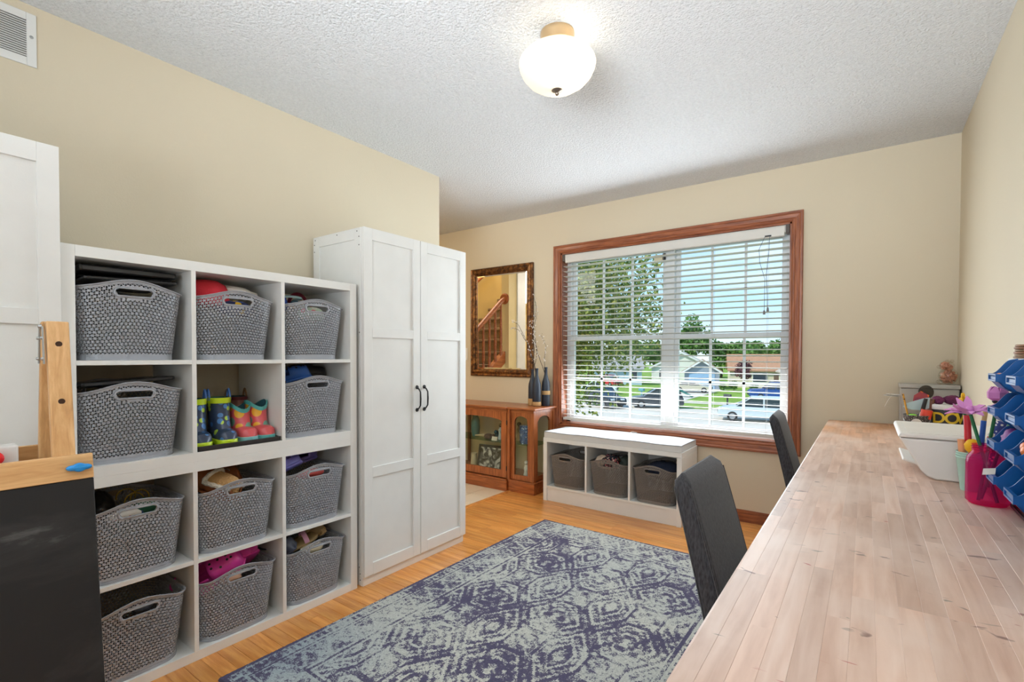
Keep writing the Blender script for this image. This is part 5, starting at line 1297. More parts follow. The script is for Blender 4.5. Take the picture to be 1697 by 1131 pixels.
stick('flag_stick', 'blue paper stick with white dots behind the jar', 'stick', (c0[0] + .03, c0[1] + .04, tz + .01), (c0[0] + .072, c0[1] + .05, .985), .016, spots('blue_white_dots', (52, 72, 150), (236, 236, 240), (236, 236, 240), 90, .7, .3))
blob('yellow_pompom', 'yellow pompom at the front of the mint cups', 'pompom', (c0[0] - .003, c0[1] - .030, .912), (.019, .019, .022), M_yel, 41, .12, 6)
flower_pen('pen topped with a small yellow daffodil behind the pink daisy', (.268, 2.05, tz + .02), (.242, 2.06, 1.05), 'bud', M_yel)

# ------------------------------------------------------------------ parts-bin rack
M_bin = flat('blue_bin_plastic', (8, 88, 158), .34); M_rail = flat('grey_rail', (176, 178, 182), .45, metal=.4)
rk = thing('bin_rack', 'freestanding rack of rails for the blue parts bins', 'rack', (.37, 1.5, tz), world=True)
rx = .405
for yy in (1.885, 1.20): part('side_plate', MB().box(.328, yy - .006, tz, rx + .008, yy, 1.168), M_black, rk)
for zz in (1.12, 1.035, .95, .864): part('rail', MB().box(rx - .008, 1.2, zz - .02, rx + .004, 1.882, zz + .03), M_rail, rk)
part('top_plate', MB().box(.312, 1.2, 1.168, rx + .01, 1.886, 1.178), M_rail, rk)
part('base_box', MB().box(.322, 1.2, tz, rx + .01, 1.886, tz + .008), M_black, rk)
M_drw = glassy('smoky_drawer_plastic', (186, 186, 196), .4, .15)
for yy in (1.66, 1.45): 
    d = part('drawer', MB().box(.324, yy, tz + .010, .40, yy + .2, tz + .062), M_drw, rk); part('label_holder', MB().box(.320, yy + .06, tz + .026, .3245, yy + .14, tz + .048), M_rail, d)
def bin_mesh():
    w, dp, th = .09, .135, .003      # y width, x depth (front at -x)
    top = [(-dp, .052)] + [(-dp + .036 * k / 10, .052 + .036 * (.5 - .5 * math.cos(math.pi * k / 10)) * (.6 + .4 * k / 10)) for k in range(1, 11)] + [(-dp + .05, .091), (0, .092)]
    botm = [(0, .004), (-dp + .05, .0), (-dp + .014, .018), (-dp, .036)]
    poly = top + botm; m = MB()
    for yy in (0, w - th): m.prism(poly, 'y', yy, yy + th)
    m.box(-th, 0, .004, 0, w, .09)
    def plate(p, q):
        (x0, z0), (x1, z1) = p, q; n = Vector((-(z1 - z0), 0, x1 - x0)).normalized() * th
        m.add([(x0, 0, z0), (x1, 0, z1), (x1, w, z1), (x0, w, z0), (x0 + n.x, 0, z0 + n.z), (x1 + n.x, 0, z1 + n.z), (x1 + n.x, w, z1 + n.z), (x0 + n.x, w, z0 + n.z)], [(0, 1, 2, 3), (7, 6, 5, 4), (0, 4, 5, 1), (1, 5, 6, 2), (2, 6, 7, 3), (3, 7, 4, 0)])
    plate((-dp + .05, 0), (0, .004)); plate((-dp + .014, .018), (-dp + .05, 0)); plate((-dp, .036), (-dp + .014, .018)); m.box(-dp, 0, .036, -dp + th, w, .046)
    return m
bm_ = bin_mesh().mesh('bin_body'); lipm = MB().box(-.1385, -.001, .034, -.130, .091, .038).box(-.1385, -.001, .049, -.131, .091, .053).box(-.1385, -.001, .034, -.131, .004, .053).box(-.1385, .086, .034, -.131, .091, .053).mesh('lip')
rows_lab = ['top row', 'second row', 'third row', 'lowest row']; binpos = {}
for r_, zz in enumerate((1.087, 1.002, .917, .831)):
    for c_, yy in enumerate((1.690, 1.485, 1.28)):
        t = thing('parts_bin', 'blue hopper-front parts bin in the %s of the rack, %s' % (rows_lab[r_], ['farthest from the camera', 'second from the far end', 'nearest the camera'][c_]), 'bin', (rx - .009, yy, zz), 0, 'blue parts bins')
        link('bin_body', bm_, M_bin, t); link('front_lip', lipm, M_bin, t); binpos[r_, c_] = (rx - .009, yy, zz)
def inbin(r_, c_, dx, dy, dz): x, y, z = binpos[r_, c_]; return (x + dx, y + dy, z + dz)
M_cop = flat('copper_coin', (222, 158, 128), .4, metal=.1, var=.3, vscale=60)
solo('copper_beads', MB().ball((-.01, .02, 0), .011).ball((.0, .045, .002), .011).ball((-.005, .068, -.002), .012).ball((.015, .055, .006), .010).ball((-.018, .05, .001), .008), M_cop, 'copper beads in the far top bin', 'beads', inbin(0, 0, -.105, .0, .046), smooth=60, world=False)
solo('note_cards', MB().obox((0, 0, 0), (.02, 0, .03), (0, .036, 0), (.004, 0, -.003)), M_pale, 'white note cards standing in the second top bin', 'cards', inbin(0, 1, -.09, .05, .058), world=False)
blob('purple_clay', 'purple modelling clay in the far third-row bin', 'clay', inbin(2, 0, -.09, .046, .058), (.03, .04, .024), flat('purple_clay_m', (126, 40, 136), .6), 44, .35)
for k, (dx, dy, dz) in enumerate(((-.110, .03, .06), (-.105, .062, .064), (-.085, .05, .078))):
    solo('orange_bead', MB().ball((0, 0, 0), (.014, .02, .014)), flat('orange_plastic', (248, 124, 34), .4), ['orange peg lying lowest in a third-row bin', 'orange peg beside the others in a third-row bin', 'orange peg on top of the others in a third-row bin'][k], 'peg', inbin(2, 1, dx, dy, dz), 'orange pegs', smooth=60, world=False)
solo('paper_scrap', MB().obox((0, 0, 0), (.012, 0, .002), (.004, .022, .004), (0, 0, .0006)), M_pale, 'paper scraps sticking out of the far lowest bin', 'paper', inbin(3, 0, -.138, .055, .056), world=False)
solo('paper_flower', MB().ball((0, 0, .0), (.014, .02, .007)).ball((.0, .014, .01), (.01, .012, .008)).ball((0, -.014, .008), (.01, .012, .008)).ball((-.004, 0, .012), (.006, .006, .006)), flat('cream_paper', (236, 226, 206), .8), 'cream paper flower in the far lowest bin', 'ornament', inbin(3, 0, -.085, .03, .082), smooth=60, world=False)
for k in range(6):
    nm = ['lowest', 'second lowest', 'third from below', 'third from the top', 'second from the top', 'topmost'][k]
    solo('wood_coaster', MB().lathe([(.042, 0), (.044, .0012), (.044, .0046), (.042, .0058)], 36, (0, 0, 0)), flat('coaster_wood_%d' % k, (150 + 6 * (k % 3), 116 + 5 * (k % 2), 88), .6), 'round wooden coaster, %s of the stack on the bin rack' % nm, 'coaster', (.358 + .002 * (k % 2), 1.84 - .0015 * k, 1.1785 + .0062 * k), 'wooden coasters', smooth=40, world=False)

# ------------------------------------------------------------------ corner of the table
gb = thing('metal_box', 'grey metal box standing in the table corner under the glass bank', 'box', (.285, 3.70, tz), world=True)
M_gmet = flat('grey_painted_metal', (176, 172, 164), .5, metal=.2)
part('body', MB().box(.158, 3.62, tz, .412, 3.792, 1.002), M_gmet, gb, bevel=.003)
part('lid', MB().box(.153, 3.612, 1.004, .415, 3.796, 1.026), M_gmet, gb, bevel=.003)
part('dark_gap_strip', MB().box(.4125, 3.622, tz + .01, .4145, 3.79, 1.0), M_black, gb)  # black strip put in as the dark gap right of the box
part('catch', MB().box(.1565, 3.68, .82, .1585, 3.70, .87), M_steel, gb)
for k, (dx, dz, lb) in enumerate(((-.0, 0, 'upper printed leaflet poking out left of the metal box'), (-.012, -.008, 'lower printed leaflet poking out left of the metal box'))):
    solo('leaflet', MB().obox((0, 0, 0), (.035, 0, -.002), (0, .03, 0), (0, 0, .0012)), spots('printed_leaflet_%d' % k, (220, 218, 214), (120, 116, 122), (180, 176, 172), 40, .7, .3), lb, 'paper', (.128 + dx, 3.655, .962 + dz), 'leaflets', world=False)
solo('paper_tag', MB().sheet([[(.118 - .02 * u - .012 * u * u, 3.63 + w, .952 - .062 * u * u) for w in (-.012, .012)] for u in [k / 8 for k in range(9)]]), flat('white_tag', (232, 228, 222), .7), 'curled white tag hanging beside the metal box', 'tag', (.1, 3.63, .9))
pb = thing('glass_bear_bank', 'clear glass animal bank filled with copper coins on the metal box', 'coin bank', (.372, 3.70, 1.0265))
gl = MB(); gl.ball((0, 0, .048), (.044, .044, .048), 24, 14).ball((-.008, -.006, .105), (.034, .034, .031), 24, 14).ball((-.040, -.028, .10), (.014, .014, .012), 14, 8)
for dy, dx in ((-.022, .012), (.022, -.004)): gl.ball((dx, dy, .132), (.010, .012, .010), 12, 8)
gl.ball((-.034, -.03, .014), (.022, .016, .014), 14, 8).ball((-.03, .026, .014), (.02, .016, .014), 14, 8).ball((-.03, -.034, .055), (.014, .012, .02), 12, 8)
part('glass_shell', gl, glassy('clear_bank_glass', (250, 248, 244), .18, .03), pb, 60)
cn = MB(); rc = random.Random(8)
for k in range(150):
    while True:
        p = Vector((rc.uniform(-1, 1), rc.uniform(-1, 1), rc.uniform(-1, 1)))
        if p.length < 1: break
    p = Vector((p.x * .033, p.y * .033, .044 + p.z * .036)) if k < 110 else Vector((-.008 + p.x * .024, -.006 + p.y * .024, .103 + p.z * .02))
    n = Vector((rc.uniform(-1, 1), rc.uniform(-1, 1), rc.uniform(-1, 1))).normalized(); cn.tube([p - n * .0008, p + n * .0008], .0095, 10)
part('coins', cn, M_cop, pb, kind='stuff')
# painted tub with yellow lettering
tubx, tuby = .338, 3.42
tb_ = thing('plastic_tub', 'dark tub with yellow lettering and white lid behind the printer', 'tub', (tubx, tuby, tz))
M_tubd = flat('dark_navy_label', (50, 54, 64), .45)
part('body', MB().lathe([(.070, 0), (.074, .01), (.079, .138), (.079, .142)], 40), M_tubd, tb_, 50)
part('lid', MB().lathe([(.082, .138), (.084, .142), (.084, .160), (.080, .164), (.072, .164), (.070, .161)], 40), flat('white_lid', (232, 232, 230), .4), tb_, 50)
part('label_band', MB().lathe_open([(.0752, .012), (.0775, .056)], 40), flat('tan_brown_label', (176, 140, 108), .5), tb_, 50)
def text_mesh(s_, size, depth):
    cu_ = bpy.data.curves.new('t', 'FONT'); cu_.body = s_; cu_.size = size; cu_.extrude = depth; cu_.align_x = 'CENTER'; cu_.offset = size * .022
    o = bpy.data.objects.new('t', cu_); COL.objects.link(o); dg = bpy.context.evaluated_depsgraph_get(); me = bpy.data.meshes.new_from_object(o.evaluated_get(dg)); bpy.data.objects.remove(o); return me
def wrap_text(s_, size, rad, ang0, z, name, mat, parent, slope=0):
    x = -len(s_) * size * .5 * .5
    for ch in s_:
        if ch != ' ': wrap_char(ch, size, rad, ang0 + (x + size * .25) / rad, z, name, mat, parent, slope)
        x += size * (.72 if ch in 'DOWN' else .40)
def wrap_char(s_, size, rad, ang0, z, name, mat, parent, slope=0):
    me = text_mesh(s_, size, .0007)
    for v_ in me.vertices:
        x, y, d = v_.co; a = ang0 + x / rad; rr_ = rad + slope * y + d; v_.co = (rr_ * math.cos(a), rr_ * math.sin(a), z + y)
    return link(name, me, mat, parent)
M_yl = flat('yellow_lettering', (238, 206, 60), .5)
ang = math.atan2(-tuby, -tubx)
wrap_text("T  DOWN", .076, .0786, ang - .10, .070, 'lettering', M_yl, tb_, .035)
blob('purple_yarn', 'dark pink yarn lump on the tub lid, left', 'yarn', (tubx - .035, tuby - .02, tz + .182), (.026, .026, .021), flat('plum_yarn', (112, 44, 84), .9, bump=(120, .8, .01)), 51, .2)
blob('purple_yarn', 'larger dark pink yarn lump on the tub lid, right', 'yarn', (tubx + .022, tuby - .01, tz + .187), (.036, .03, .025), flat('plum_yarn_dark', (104, 40, 78), .9, bump=(120, .8, .01)), 52, .2)
solo('grey_lens_disc', MB().tube([(0, 0, 0), (.002, -.004, 0)], .038, 32), glassy('grey_disc', (176, 172, 168), .2, .2), 'translucent grey disc leaning on the metal box behind the yarn', 'disc', (.268, 3.600, .985), world=False)
# tin pail with a letter T
pl = thing('tin_pail', 'small patterned tin pail with a letter T label full of pens', 'pail', (.214, 3.34, tz))
part('bucket', MB().lathe_open([(.001, .001), (.042, .001), (.057, .102), (.059, .104), (.057, .106), (.055, .102), (.041, .006), (.001, .005)], 36), spots('black_white_check_tin', (70, 70, 72), (196, 196, 194), (150, 150, 150), 160, .4, .35), pl, 50)
ang = math.atan2(-3.34, -.214)
lb = MB(); rows = []
for k in range(9):
    a = ang - .52 + 1.0 * k / 8; w = math.sqrt(max(0.02, 1 - ((k - 4) / 4) ** 2)); rows.append([((.0435 + .0135 * z / .09 + .0014) * math.cos(a), (.0435 + .0135 * z / .09 + .0014) * math.sin(a), z) for z in (.052 - .038 * w, .052 + .038 * w)])
part('label_plate', lb.sheet(rows), flat('white_label', (232, 230, 226), .5), pl, 50)
wrap_text('T', .066, .0478, ang - .06, .038, 'letter', M_black, pl, .15)
part('bail_handle', MB().tube([(.058 * math.cos(ang - 1.2 + 2.4 * k / 12), .058 * math.sin(ang - 1.2 + 2.4 * k / 12), .085 - .055 * math.sin(math.pi * k / 12)) for k in range(13)], .0018, 6), M_steel, pl, 60)
pq = (.214, 3.34)
stick('pencil', 'yellow striped pencil leaning left in the tin pail', 'pencil', (pq[0] - .02, pq[1], tz + .01), (pq[0] - .058, pq[1] + .01, .985), .0045, spots('tiger_stripe', (206, 150, 50), (60, 44, 34), (60, 44, 34), 90, .5, .35))
stick('marker', 'white marker with long black cap in the tin pail', 'marker', (pq[0] - .002, pq[1], tz + .01), (pq[0] + .034, pq[1] - .01, .962), .0075, M_mk, M_black)
stick('glue_stick', 'stubby blue and red glue stick in the tin pail', 'glue stick', (pq[0] + .02, pq[1] - .01, tz + .02), (pq[0] + .040, pq[1] - .012, .905), .021, flat('blue_glue', (58, 66, 150), .4), flat('red_glue_cap', (232, 74, 52), .4))
stick('rolled_card', 'brown patterned rolled card between pail and tub', 'paper roll', (pq[0] + .03, pq[1] + .03, tz + .01), (pq[0] + .065, pq[1] + .035, .962), .011, spots('brown_print', (120, 78, 60), (214, 180, 160), (80, 52, 44), 60, .6, .4))
blob('green_pompom', 'lime green ball in the tin pail', 'ball', (pq[0] - .018, pq[1] - .022, .868), (.02, .02, .016), flat('lime_foam', (140, 212, 70), .6), 53, .1)
solo('paper_plane', MB().prism([(-.058, .0), (-.045, .02), (.03, .052), (.052, .056), (.05, .0), (.02, -.012), (-.02, -.012)], 'y', -.002, .002), flat('pale_blue_foam', (186, 208, 214), .6), 'pale blue foam wing shape above the tin pail', 'toy', (pq[0] + .0, pq[1] + .01, .915), world=False, rot=(0, 0, R(-8)))
solo('maple_leaf_card', MB().prism([(-.034, -.03), (-.028, .012), (0, .036), (.034, .016), (.03, -.012), (.0, -.034)], 'y', -.0015, .0015), spots('red_orange_card', (164, 60, 66), (232, 104, 40), (140, 50, 74), 26, .6, .42), 'red and orange card behind the pale blue wing', 'card', (pq[0] + .018, pq[1] + .045, .965), world=False, rot=(0, 0, R(-8)))

# ------------------------------------------------------------------ kids easel
M_pine = wood('light_pine', (226, 184, 132), (204, 156, 102), 'z', 1.6, .5, .0); M_piney = wood('light_pine_y', (220, 176, 122), (200, 152, 98), 'y', 1.6, .5, .0)
def chalk():
    m, nt, bs, out = nodes('dusty_chalkboard'); n = N(nt, 'ShaderNodeTexNoise'); n.inputs['Scale'].default_value = 3.2; n.inputs['Detail'].default_value = 8; n.inputs['Roughness'].default_value = .65; n.inputs['Distortion'].default_value = .9
    nt.links.new(coords(nt, 'Object', (1, 1.0, 2.0), (.5, 0, 0)), n.inputs['Vector']); nt.links.new(ramp(nt, n.outputs['Fac'], [(.46, lin((34, 34, 35))), (.6, lin((46, 46, 47))), (.72, lin((92, 92, 92)))]), bs.inputs['Base Color'])
    bs.inputs['Roughness'].default_value = .6; bs.inputs['Specular IOR Level'].default_value = .3; return m
ez = thing('kids_easel', 'wooden folding kids easel with chalkboard in the left foreground', 'easel', (-1.62, .325, 0), R(-2))
YR, YLf, TOP = 0.0, -.52, 1.262
def leg_pts(front, z): return (.012 + (.20 if front else 0) * (TOP - z) / TOP) if front else (-.016 - .20 * (TOP - z) / TOP)
for yy in (YR, YLf):
    for fr_ in (True, False):
        l_ = part('leg', MB().obox(((leg_pts(fr_, TOP) + leg_pts(fr_, 0)) / 2, yy - (0 if fr_ else .004), TOP / 2), ((leg_pts(fr_, TOP) - leg_pts(fr_, 0)) / 2, 0, TOP / 2), (0, .021, 0), (.010, 0, .0016)), M_pine, ez, bevel=.003)
        hm = MB()
        for zz in (1.208, 1.07):
            x = leg_pts(fr_, zz); hm.tube([(x - .0112, yy, zz), (x + .0112, yy, zz)], .0066, 14)
        part('peg_hole_shade', hm, flat('peg_hole_shadow_wood', (60, 36, 20), .8), l_, 50)  # short dark cylinders drawn as the shade in the peg holes
    hg = MB()
    for fr_, s_ in ((True, 1), (False, -1)):
        hg.obox(((leg_pts(fr_, 1.245) + leg_pts(fr_, 1.16)) / 2, yy - .0265, 1.205), ((leg_pts(fr_, 1.255) - leg_pts(fr_, 1.165)) / 2, 0, .045), (.006, 0, 0), (0, .0012, 0))
        for zz in (1.172, 1.222): hg.tube([(leg_pts(fr_, zz), yy - .026, zz), (leg_pts(fr_, zz), yy - .032, zz)], [.005, .003], 10)
    hg.tube([(0, yy - .026, 1.25), (0, yy - .032, 1.25)], [.006, .004], 12)
    part('hinge', hg, M_steel, ez, 50)
def apron(front, zc, hh, th, y0_, y1_, name, mat, off):
    x = leg_pts(front, zc) + (off if front else -off); sl = (leg_pts(front, 0) - leg_pts(front, TOP)) / TOP
    return part(name, MB().obox((x, (y0_ + y1_) / 2, zc), (-sl * hh / 2, 0, hh / 2), (0, (y1_ - y0_) / 2, 0), (th / 2, 0, 0)), mat, ez, bevel=.002)
apron(True, .913, .058, .012, YLf - .06, YR + .050, 'top_rail', M_piney, .017)
apron(True, .607, .552, .008, YLf - .06, YR + .050, 'chalkboard', chalk(), .016)
apron(False, .925, .058, .012, YLf - .06, YR - .02, 'top_rail', M_piney, .017)
apron(False, .62, .55, .008, YLf - .06, YR - .02, 'whiteboard', M_white, .016)
kx = leg_pts(True, .913) + .023
kn = MB(); 
rows = []
for k in range(25):
    a = 2 * math.pi * k / 24; r_ = .0105 + .0135 * abs(math.cos(a)) ** 3; rows.append((.0, r_ * math.cos(a), .62 * r_ * math.sin(a) if abs(math.cos(a)) > .7 else .0105 * math.sin(a)))
kn.sheet([[(kx + d, y * f + YR + .022, z * f + .913) for (_, y, z) in rows] for d, f in ((0, .9), (.003, 1), (.010, 1), (.013, .8), (.0135, .02))])
part('wing_knob', kn, flat('bright_blue_plastic', (34, 140, 214), .35), ez, 50, label='bright blue plastic wing knob')
part('paper_roll_holder', MB().box(-.10, YR - .14, .905, -.05, YR - .062, .962), flat('white_holder_plastic', (232, 230, 226), .4), ez, bevel=.004)
part('holder_knob', MB().tube([(-.05, YR - .104, .936), (-.036, YR - .104, .936), (-.030, YR - .104, .936)], [.016, .016, .008], 20), flat('red_knob_plastic', (226, 24, 32), .35), ez, 50, label='red plastic knob')
# ------------------------------------------------------------------ outdoors
G = -3.4
def ground_mat(name, c1, c2, sc):
    m, nt, bs, out = nodes(name); n = N(nt, 'ShaderNodeTexNoise'); n.inputs['Scale'].default_value = sc; n.inputs['Detail'].default_value = 6; nt.links.new(coords(nt, 'World'), n.inputs['Vector'])
    nt.links.new(ramp(nt, n.outputs['Fac'], [(.3, lin(c1)), (.7, lin(c2))]), bs.inputs['Base Color']); bs.inputs['Roughness'].default_value = .95; bs.inputs['Specular IOR Level'].default_value = .1; return m
M_lawn = ground_mat('mown_lawn', (108, 140, 52), (150, 176, 82), .8); M_conc = ground_mat('pale_concrete', (204, 192, 176), (222, 212, 198), .5)
struct('lawn', MB().box(-160, YB + T + .3, G - .3, 120, 260, G), M_lawn)
def slabg(name, pts, h=.02):
    struct(name, MB().prism(pts, 'z', G - .02, G + h), M_conc)
slabg('street', [(-90, 24.5), (70, 33.5), (70, 47.5), (-90, 40.5)])
slabg('sidewalk_far', [(-90, 46.2), (70, 52.2), (70, 53.6), (-90, 47.6)], .03)
slabg('sidewalk_near', [(-90, 18.5), (70, 27.5), (70, 28.9), (-90, 19.9)], .03)
slabg('driveway_1', [(-22, 43), (-15, 43), (-16.0, 73), (-21.2, 71)], .035)
slabg('driveway_2', [(-11, 44), (-3.0, 44), (-2.0, 75), (-9.0, 75)], .035)
slabg('driveway_3', [(-38, 41), (-32, 41), (-35, 66), (-41, 66)], .035)

M_tire = flat('black_tire', (34, 34, 36), .8); M_rim = flat('alloy_rim', (170, 172, 176), .35, metal=.7); M_cglass = flat('dark_car_glass', (44, 58, 72), .12, spec=.8)
M_light = flat('headlamp', (226, 230, 232), .2)
def car(label, loc, rz, kind, mat, L=4.7, W=1.85):
    t = thing('parked_car', label, 'car', loc, rz, None); h = L / 2
    if kind == 'suv': lo = [(-h, .42), (-h + .05, .95), (-h + .2, 1.02), (h - 1.25, 1.05), (h - .35, .96), (h - .05, .80), (h, .45), (h - .1, .30), (-h + .1, .30)]; up = [(-h + .12, 1.0), (-h + .45, 1.62), (-h + .9, 1.70), (h - 2.2, 1.70), (h - 1.15, 1.04)]
    elif kind == 'sedan': lo = [(-h, .45), (-h + .1, .88), (-h + .9, .95), (h - 1.4, .92), (h - .2, .74), (h, .5), (h - .1, .28), (-h + .1, .28)]; up = [(-h + .55, .93), (-h + 1.35, 1.38), (-h + 2.2, 1.45), (h - 2.3, 1.42), (h - 1.3, .9)]
    else: lo = [(-h, .55), (-h + .02, 1.12), (h - 1.5, 1.16), (h - .3, 1.10), (h - .02, .9), (h, .5), (h - .1, .4), (-h + .1, .4)]; up = [(-h + 2.0, 1.12), (-h + 2.05, 1.80), (-h + 2.4, 1.86), (h - 2.2, 1.86), (h - 1.45, 1.14)]
    part('body', MB().prism(lo, 'y', -W / 2, W / 2), mat, t, 30, bevel=.06, seg=3)
    part('windows', MB().prism(up, 'y', -W / 2 + .12, W / 2 - .12), M_cglass, t, 30, bevel=.05)
    tops = [p for p in up]; zt2 = max(z for x, z in up); xs_ = [x for x, z in up if z > zt2 - .1]
    part('roof', MB().box(min(xs_) - .05, -W / 2 + .10, zt2 - .05, max(xs_) + .05, W / 2 - .10, zt2 + .03), mat, t, bevel=.03)
    pm = MB()
    for i in range(len(up)):
        a, b = up[i], up[(i + 1) % len(up)]
        if i == len(up) - 1: continue
        for sy in (-1, 1): pm.bar((a[0], sy * (W / 2 - .11), a[1]), (b[0], sy * (W / 2 - .11), b[1]), .06, .07, up=(0, 1, 0))
    for sy in (-1, 1): pm.box((up[0][0] + up[-1][0]) / 2 - .05, sy * (W / 2 - .13), up[0][1], (up[0][0] + up[-1][0]) / 2 + .05, sy * (W / 2 - .09), zt2)
    part('pillars', pm, mat, t)
    for sx_ in (-1, 1):
        for sy in (-1, 1):
            x = sx_ * L * .30; w = part('wheel', MB().tube([(x, sy * (W / 2 - .20), .34), (x, sy * (W / 2 + .015), .34)], .34, 22), M_tire, t, 40)
            part('rim', MB().tube([(x, sy * (W / 2 - .02), .34), (x, sy * (W / 2 + .025), .34)], [.22, .2], 16), M_rim, w, 40)
    for sy in (-1, 1): part('headlight', MB().box(h - .22, sy * (W / 2 - .42) - .2, .72, h - .02, sy * (W / 2 - .42) + .2, .86), M_light, t, bevel=.03)
    part('grille', MB().box(h - .05, -.45, .5, h + .012, .45, .72), M_tire, t)
    return t
car('white sport utility vehicle parked at the kerb behind the far chair', (-6.4, 38.4, G + .02), R(190), 'suv', flat('pale_silver_paint', (206, 216, 222), .25, metal=.2), 4.9)
car('blue pickup truck parked in the right driveway', (-7.6, 58.0, G + .035), R(196), 'pickup', flat('blue_paint', (36, 82, 150), .25, metal=.3), 5.6, 1.95)
car('dark grey sport utility vehicle on the street in the left window', (-19.3, 41.0, G + .02), R(-32), 'suv', flat('charcoal_paint', (52, 58, 66), .2, metal=.3), 4.4)
car('dark sport utility vehicle half hidden by the window centre post', (-15.2, 43.0, G + .02), R(205), 'suv', flat('slate_paint', (74, 78, 84), .25, metal=.3), 4.5)
car('beige sedan parked in front of the white garage', (-18.0, 64.0, G + .035), R(12), 'sedan', flat('beige_paint', (212, 202, 180), .3, metal=.2), 4.8)
car('light blue sedan at the far left of the street', (-30.8, 53.6, G + .02), R(20), 'sedan', flat('light_blue_paint', (120, 160, 196), .3, metal=.2), 4.4)
car('white sedan beside the light blue one', (-26.6, 55.2, G + .02), R(15), 'sedan', flat('white_paint', (228, 230, 232), .3), 4.4)
car('small red car far down the street', (-32.0, 70.0, G + .0), R(-30), 'suv', flat('red_paint', (196, 48, 60), .3), 4.2)
def mailbox(label, loc, c):
    t = thing('mailbox', label, 'mailbox', loc); m = flat('mailbox_paint_%d' % c[0], c, .5)
    part('post', MB().box(-.06, -.06, 0, .06, .06, 1.05), m, t); part('box', MB().prism([(-.14, 1.05), (.14, 1.05), (.14, 1.22), (.09, 1.31), (-.09, 1.31), (-.14, 1.22)], 'y', -.3, .3).xf(Matrix.Rotation(R(70), 4, 'Z')), m, t); return t
mailbox('black mailbox on a post in front of the white vehicle', (-9.8, 45.5, G), (44, 44, 48)); mailbox('teal mailbox at the left driveway', (-18.6, 48.3, G), (90, 150, 160))
sl = thing('play_slide', 'small green and white play slide on the lawn', 'slide', (-16.6, 56.0, G))
part('chute', MB().obox((0, 0, .55), (.9, 0, -.45), (0, .28, 0), (.03, 0, .05)), flat('green_plastic', (40, 110, 96), .5), sl)
for sy in (-.25, .25): part('ladder_rail', MB().bar((-.7, sy, 0), (-.95, sy, 1.35), .08, .08), M_whitew, sl); part('ladder_rail', MB().bar((-1.5, sy, 0), (-.95, sy, 1.35), .08, .08), M_whitew, sl)

def house(label, loc, rz, w, d, eave, ridge, wallc, roofc, axis='x', garage=None, windows=(), doorx=None):
    t = thing('house', label, 'house', loc, rz, None); mw = flat('siding_%d_%d' % (wallc[0], wallc[2]), wallc, .8, bump=(3, .1)); mr2 = ground_mat('shingles_%d_%d' % (roofc[0], roofc[2]), tuple(int(x * .92) for x in roofc), roofc, 3)
    m = MB()
    if axis == 'x':  # ridge along x
        m.prism([(0, 0), (d, 0), (d, eave), (d / 2, ridge), (0, eave)], 'x', -w / 2, w / 2)
        part('walls', m, mw, t)
        for s0, y0_ in ((1, 0), (-1, d)):
            dy = d / 2 * s0; part('roof_slope', MB().add([(x, y0_ - .45 * s0 + q * (dy + .45 * s0), eave - .2 + q * (ridge - eave + .25) + zo) for zo in (0.02, .17) for x in (-w / 2 - .35, w / 2 + .35) for q in (0, 1)], [(0, 1, 3, 2), (4, 6, 7, 5), (0, 2, 6, 4), (1, 5, 7, 3), (0, 4, 5, 1), (2, 3, 7, 6)]), mr2, t)
    else:
        m.prism([(-w / 2, 0), (w / 2, 0), (w / 2, eave), (0, ridge), (-w / 2, eave)], 'y', 0, d)
        part('walls', m, mw, t)
        for s0 in (-1, 1):
            part('roof_slope', MB().add([(s0 * (w / 2 + .4) * (1 - q), y, eave - .2 + q * (ridge - eave + .25) + zo) for zo in (0.02, .17) for y in (-.4, d + .3) for q in (0, 1)], [(0, 1, 3, 2), (4, 6, 7, 5), (0, 2, 6, 4), (1, 5, 7, 3), (0, 4, 5, 1), (2, 3, 7, 6)]), mr2, t)
        part('fascia', MB().add([(x, y, z + zo) for y in (-.42, -.36) for zo in (-.18, .1) for x, z in ((-w / 2 - .4, eave - .2), (0, ridge + .05), (w / 2 + .4, eave - .2))], [(0, 1, 4, 3), (1, 2, 5, 4), (6, 9, 10, 7), (7, 10, 11, 8), (0, 6, 7, 1), (1, 7, 8, 2), (3, 4, 10, 9), (4, 5, 11, 10)]), M_whitew, t)
    if garage:
        gx, gw, gc = garage; gd = part('garage_door', MB().box(gx - gw / 2, -.06, 0, gx + gw / 2, .02, 2.15), flat('garage_door_%d' % gc[0], gc, .6), t)
        for k in range(1, 4): part('panel_joint', MB().box(gx - gw / 2, -.075, .53 * k - .02, gx + gw / 2, -.055, .53 * k + .02), mw, gd)
    for (wx, wz, ww, wh) in windows:
        wn_ = part('window', MB().box(wx - ww / 2 - .08, -.08, wz - .08, wx + ww / 2 + .08, .02, wz + wh + .08), M_whitew, t); part('pane', MB().box(wx - ww / 2, -.10, wz, wx + ww / 2, -.06, wz + wh), M_cglass, wn_)
    if doorx is not None: part('front_door', MB().box(doorx - .5, -.08, 0, doorx + .5, .02, 2.1), flat('door_%d' % wallc[0], (120, 96, 84), .6), t)
    return t
house('house with a wide brown roof and tan walls behind the purple tree', (-11.2, 79.5, G), R(14), 11.0, 9, 2.6, 4.75, (222, 208, 184), (188, 142, 112), 'x', None, ((-1.5, .9, 1.8, 1.3), (3.0, .9, 2.2, 1.3)), .8)
house('grey gabled garage in front of the brown roof', (-18.8, 71.5, G), R(14), 4.6, 6, 2.5, 4.0, (150, 160, 172), (190, 146, 116), 'y', (0, 3.4, (150, 182, 212)))
house('white gabled house left of the grey garage', (-26.0, 86.0, G), R(14), 10, 9, 2.7, 5.2, (234, 230, 220), (206, 198, 188), 'y', None, ((-3, .9, 1.4, 1.2),))
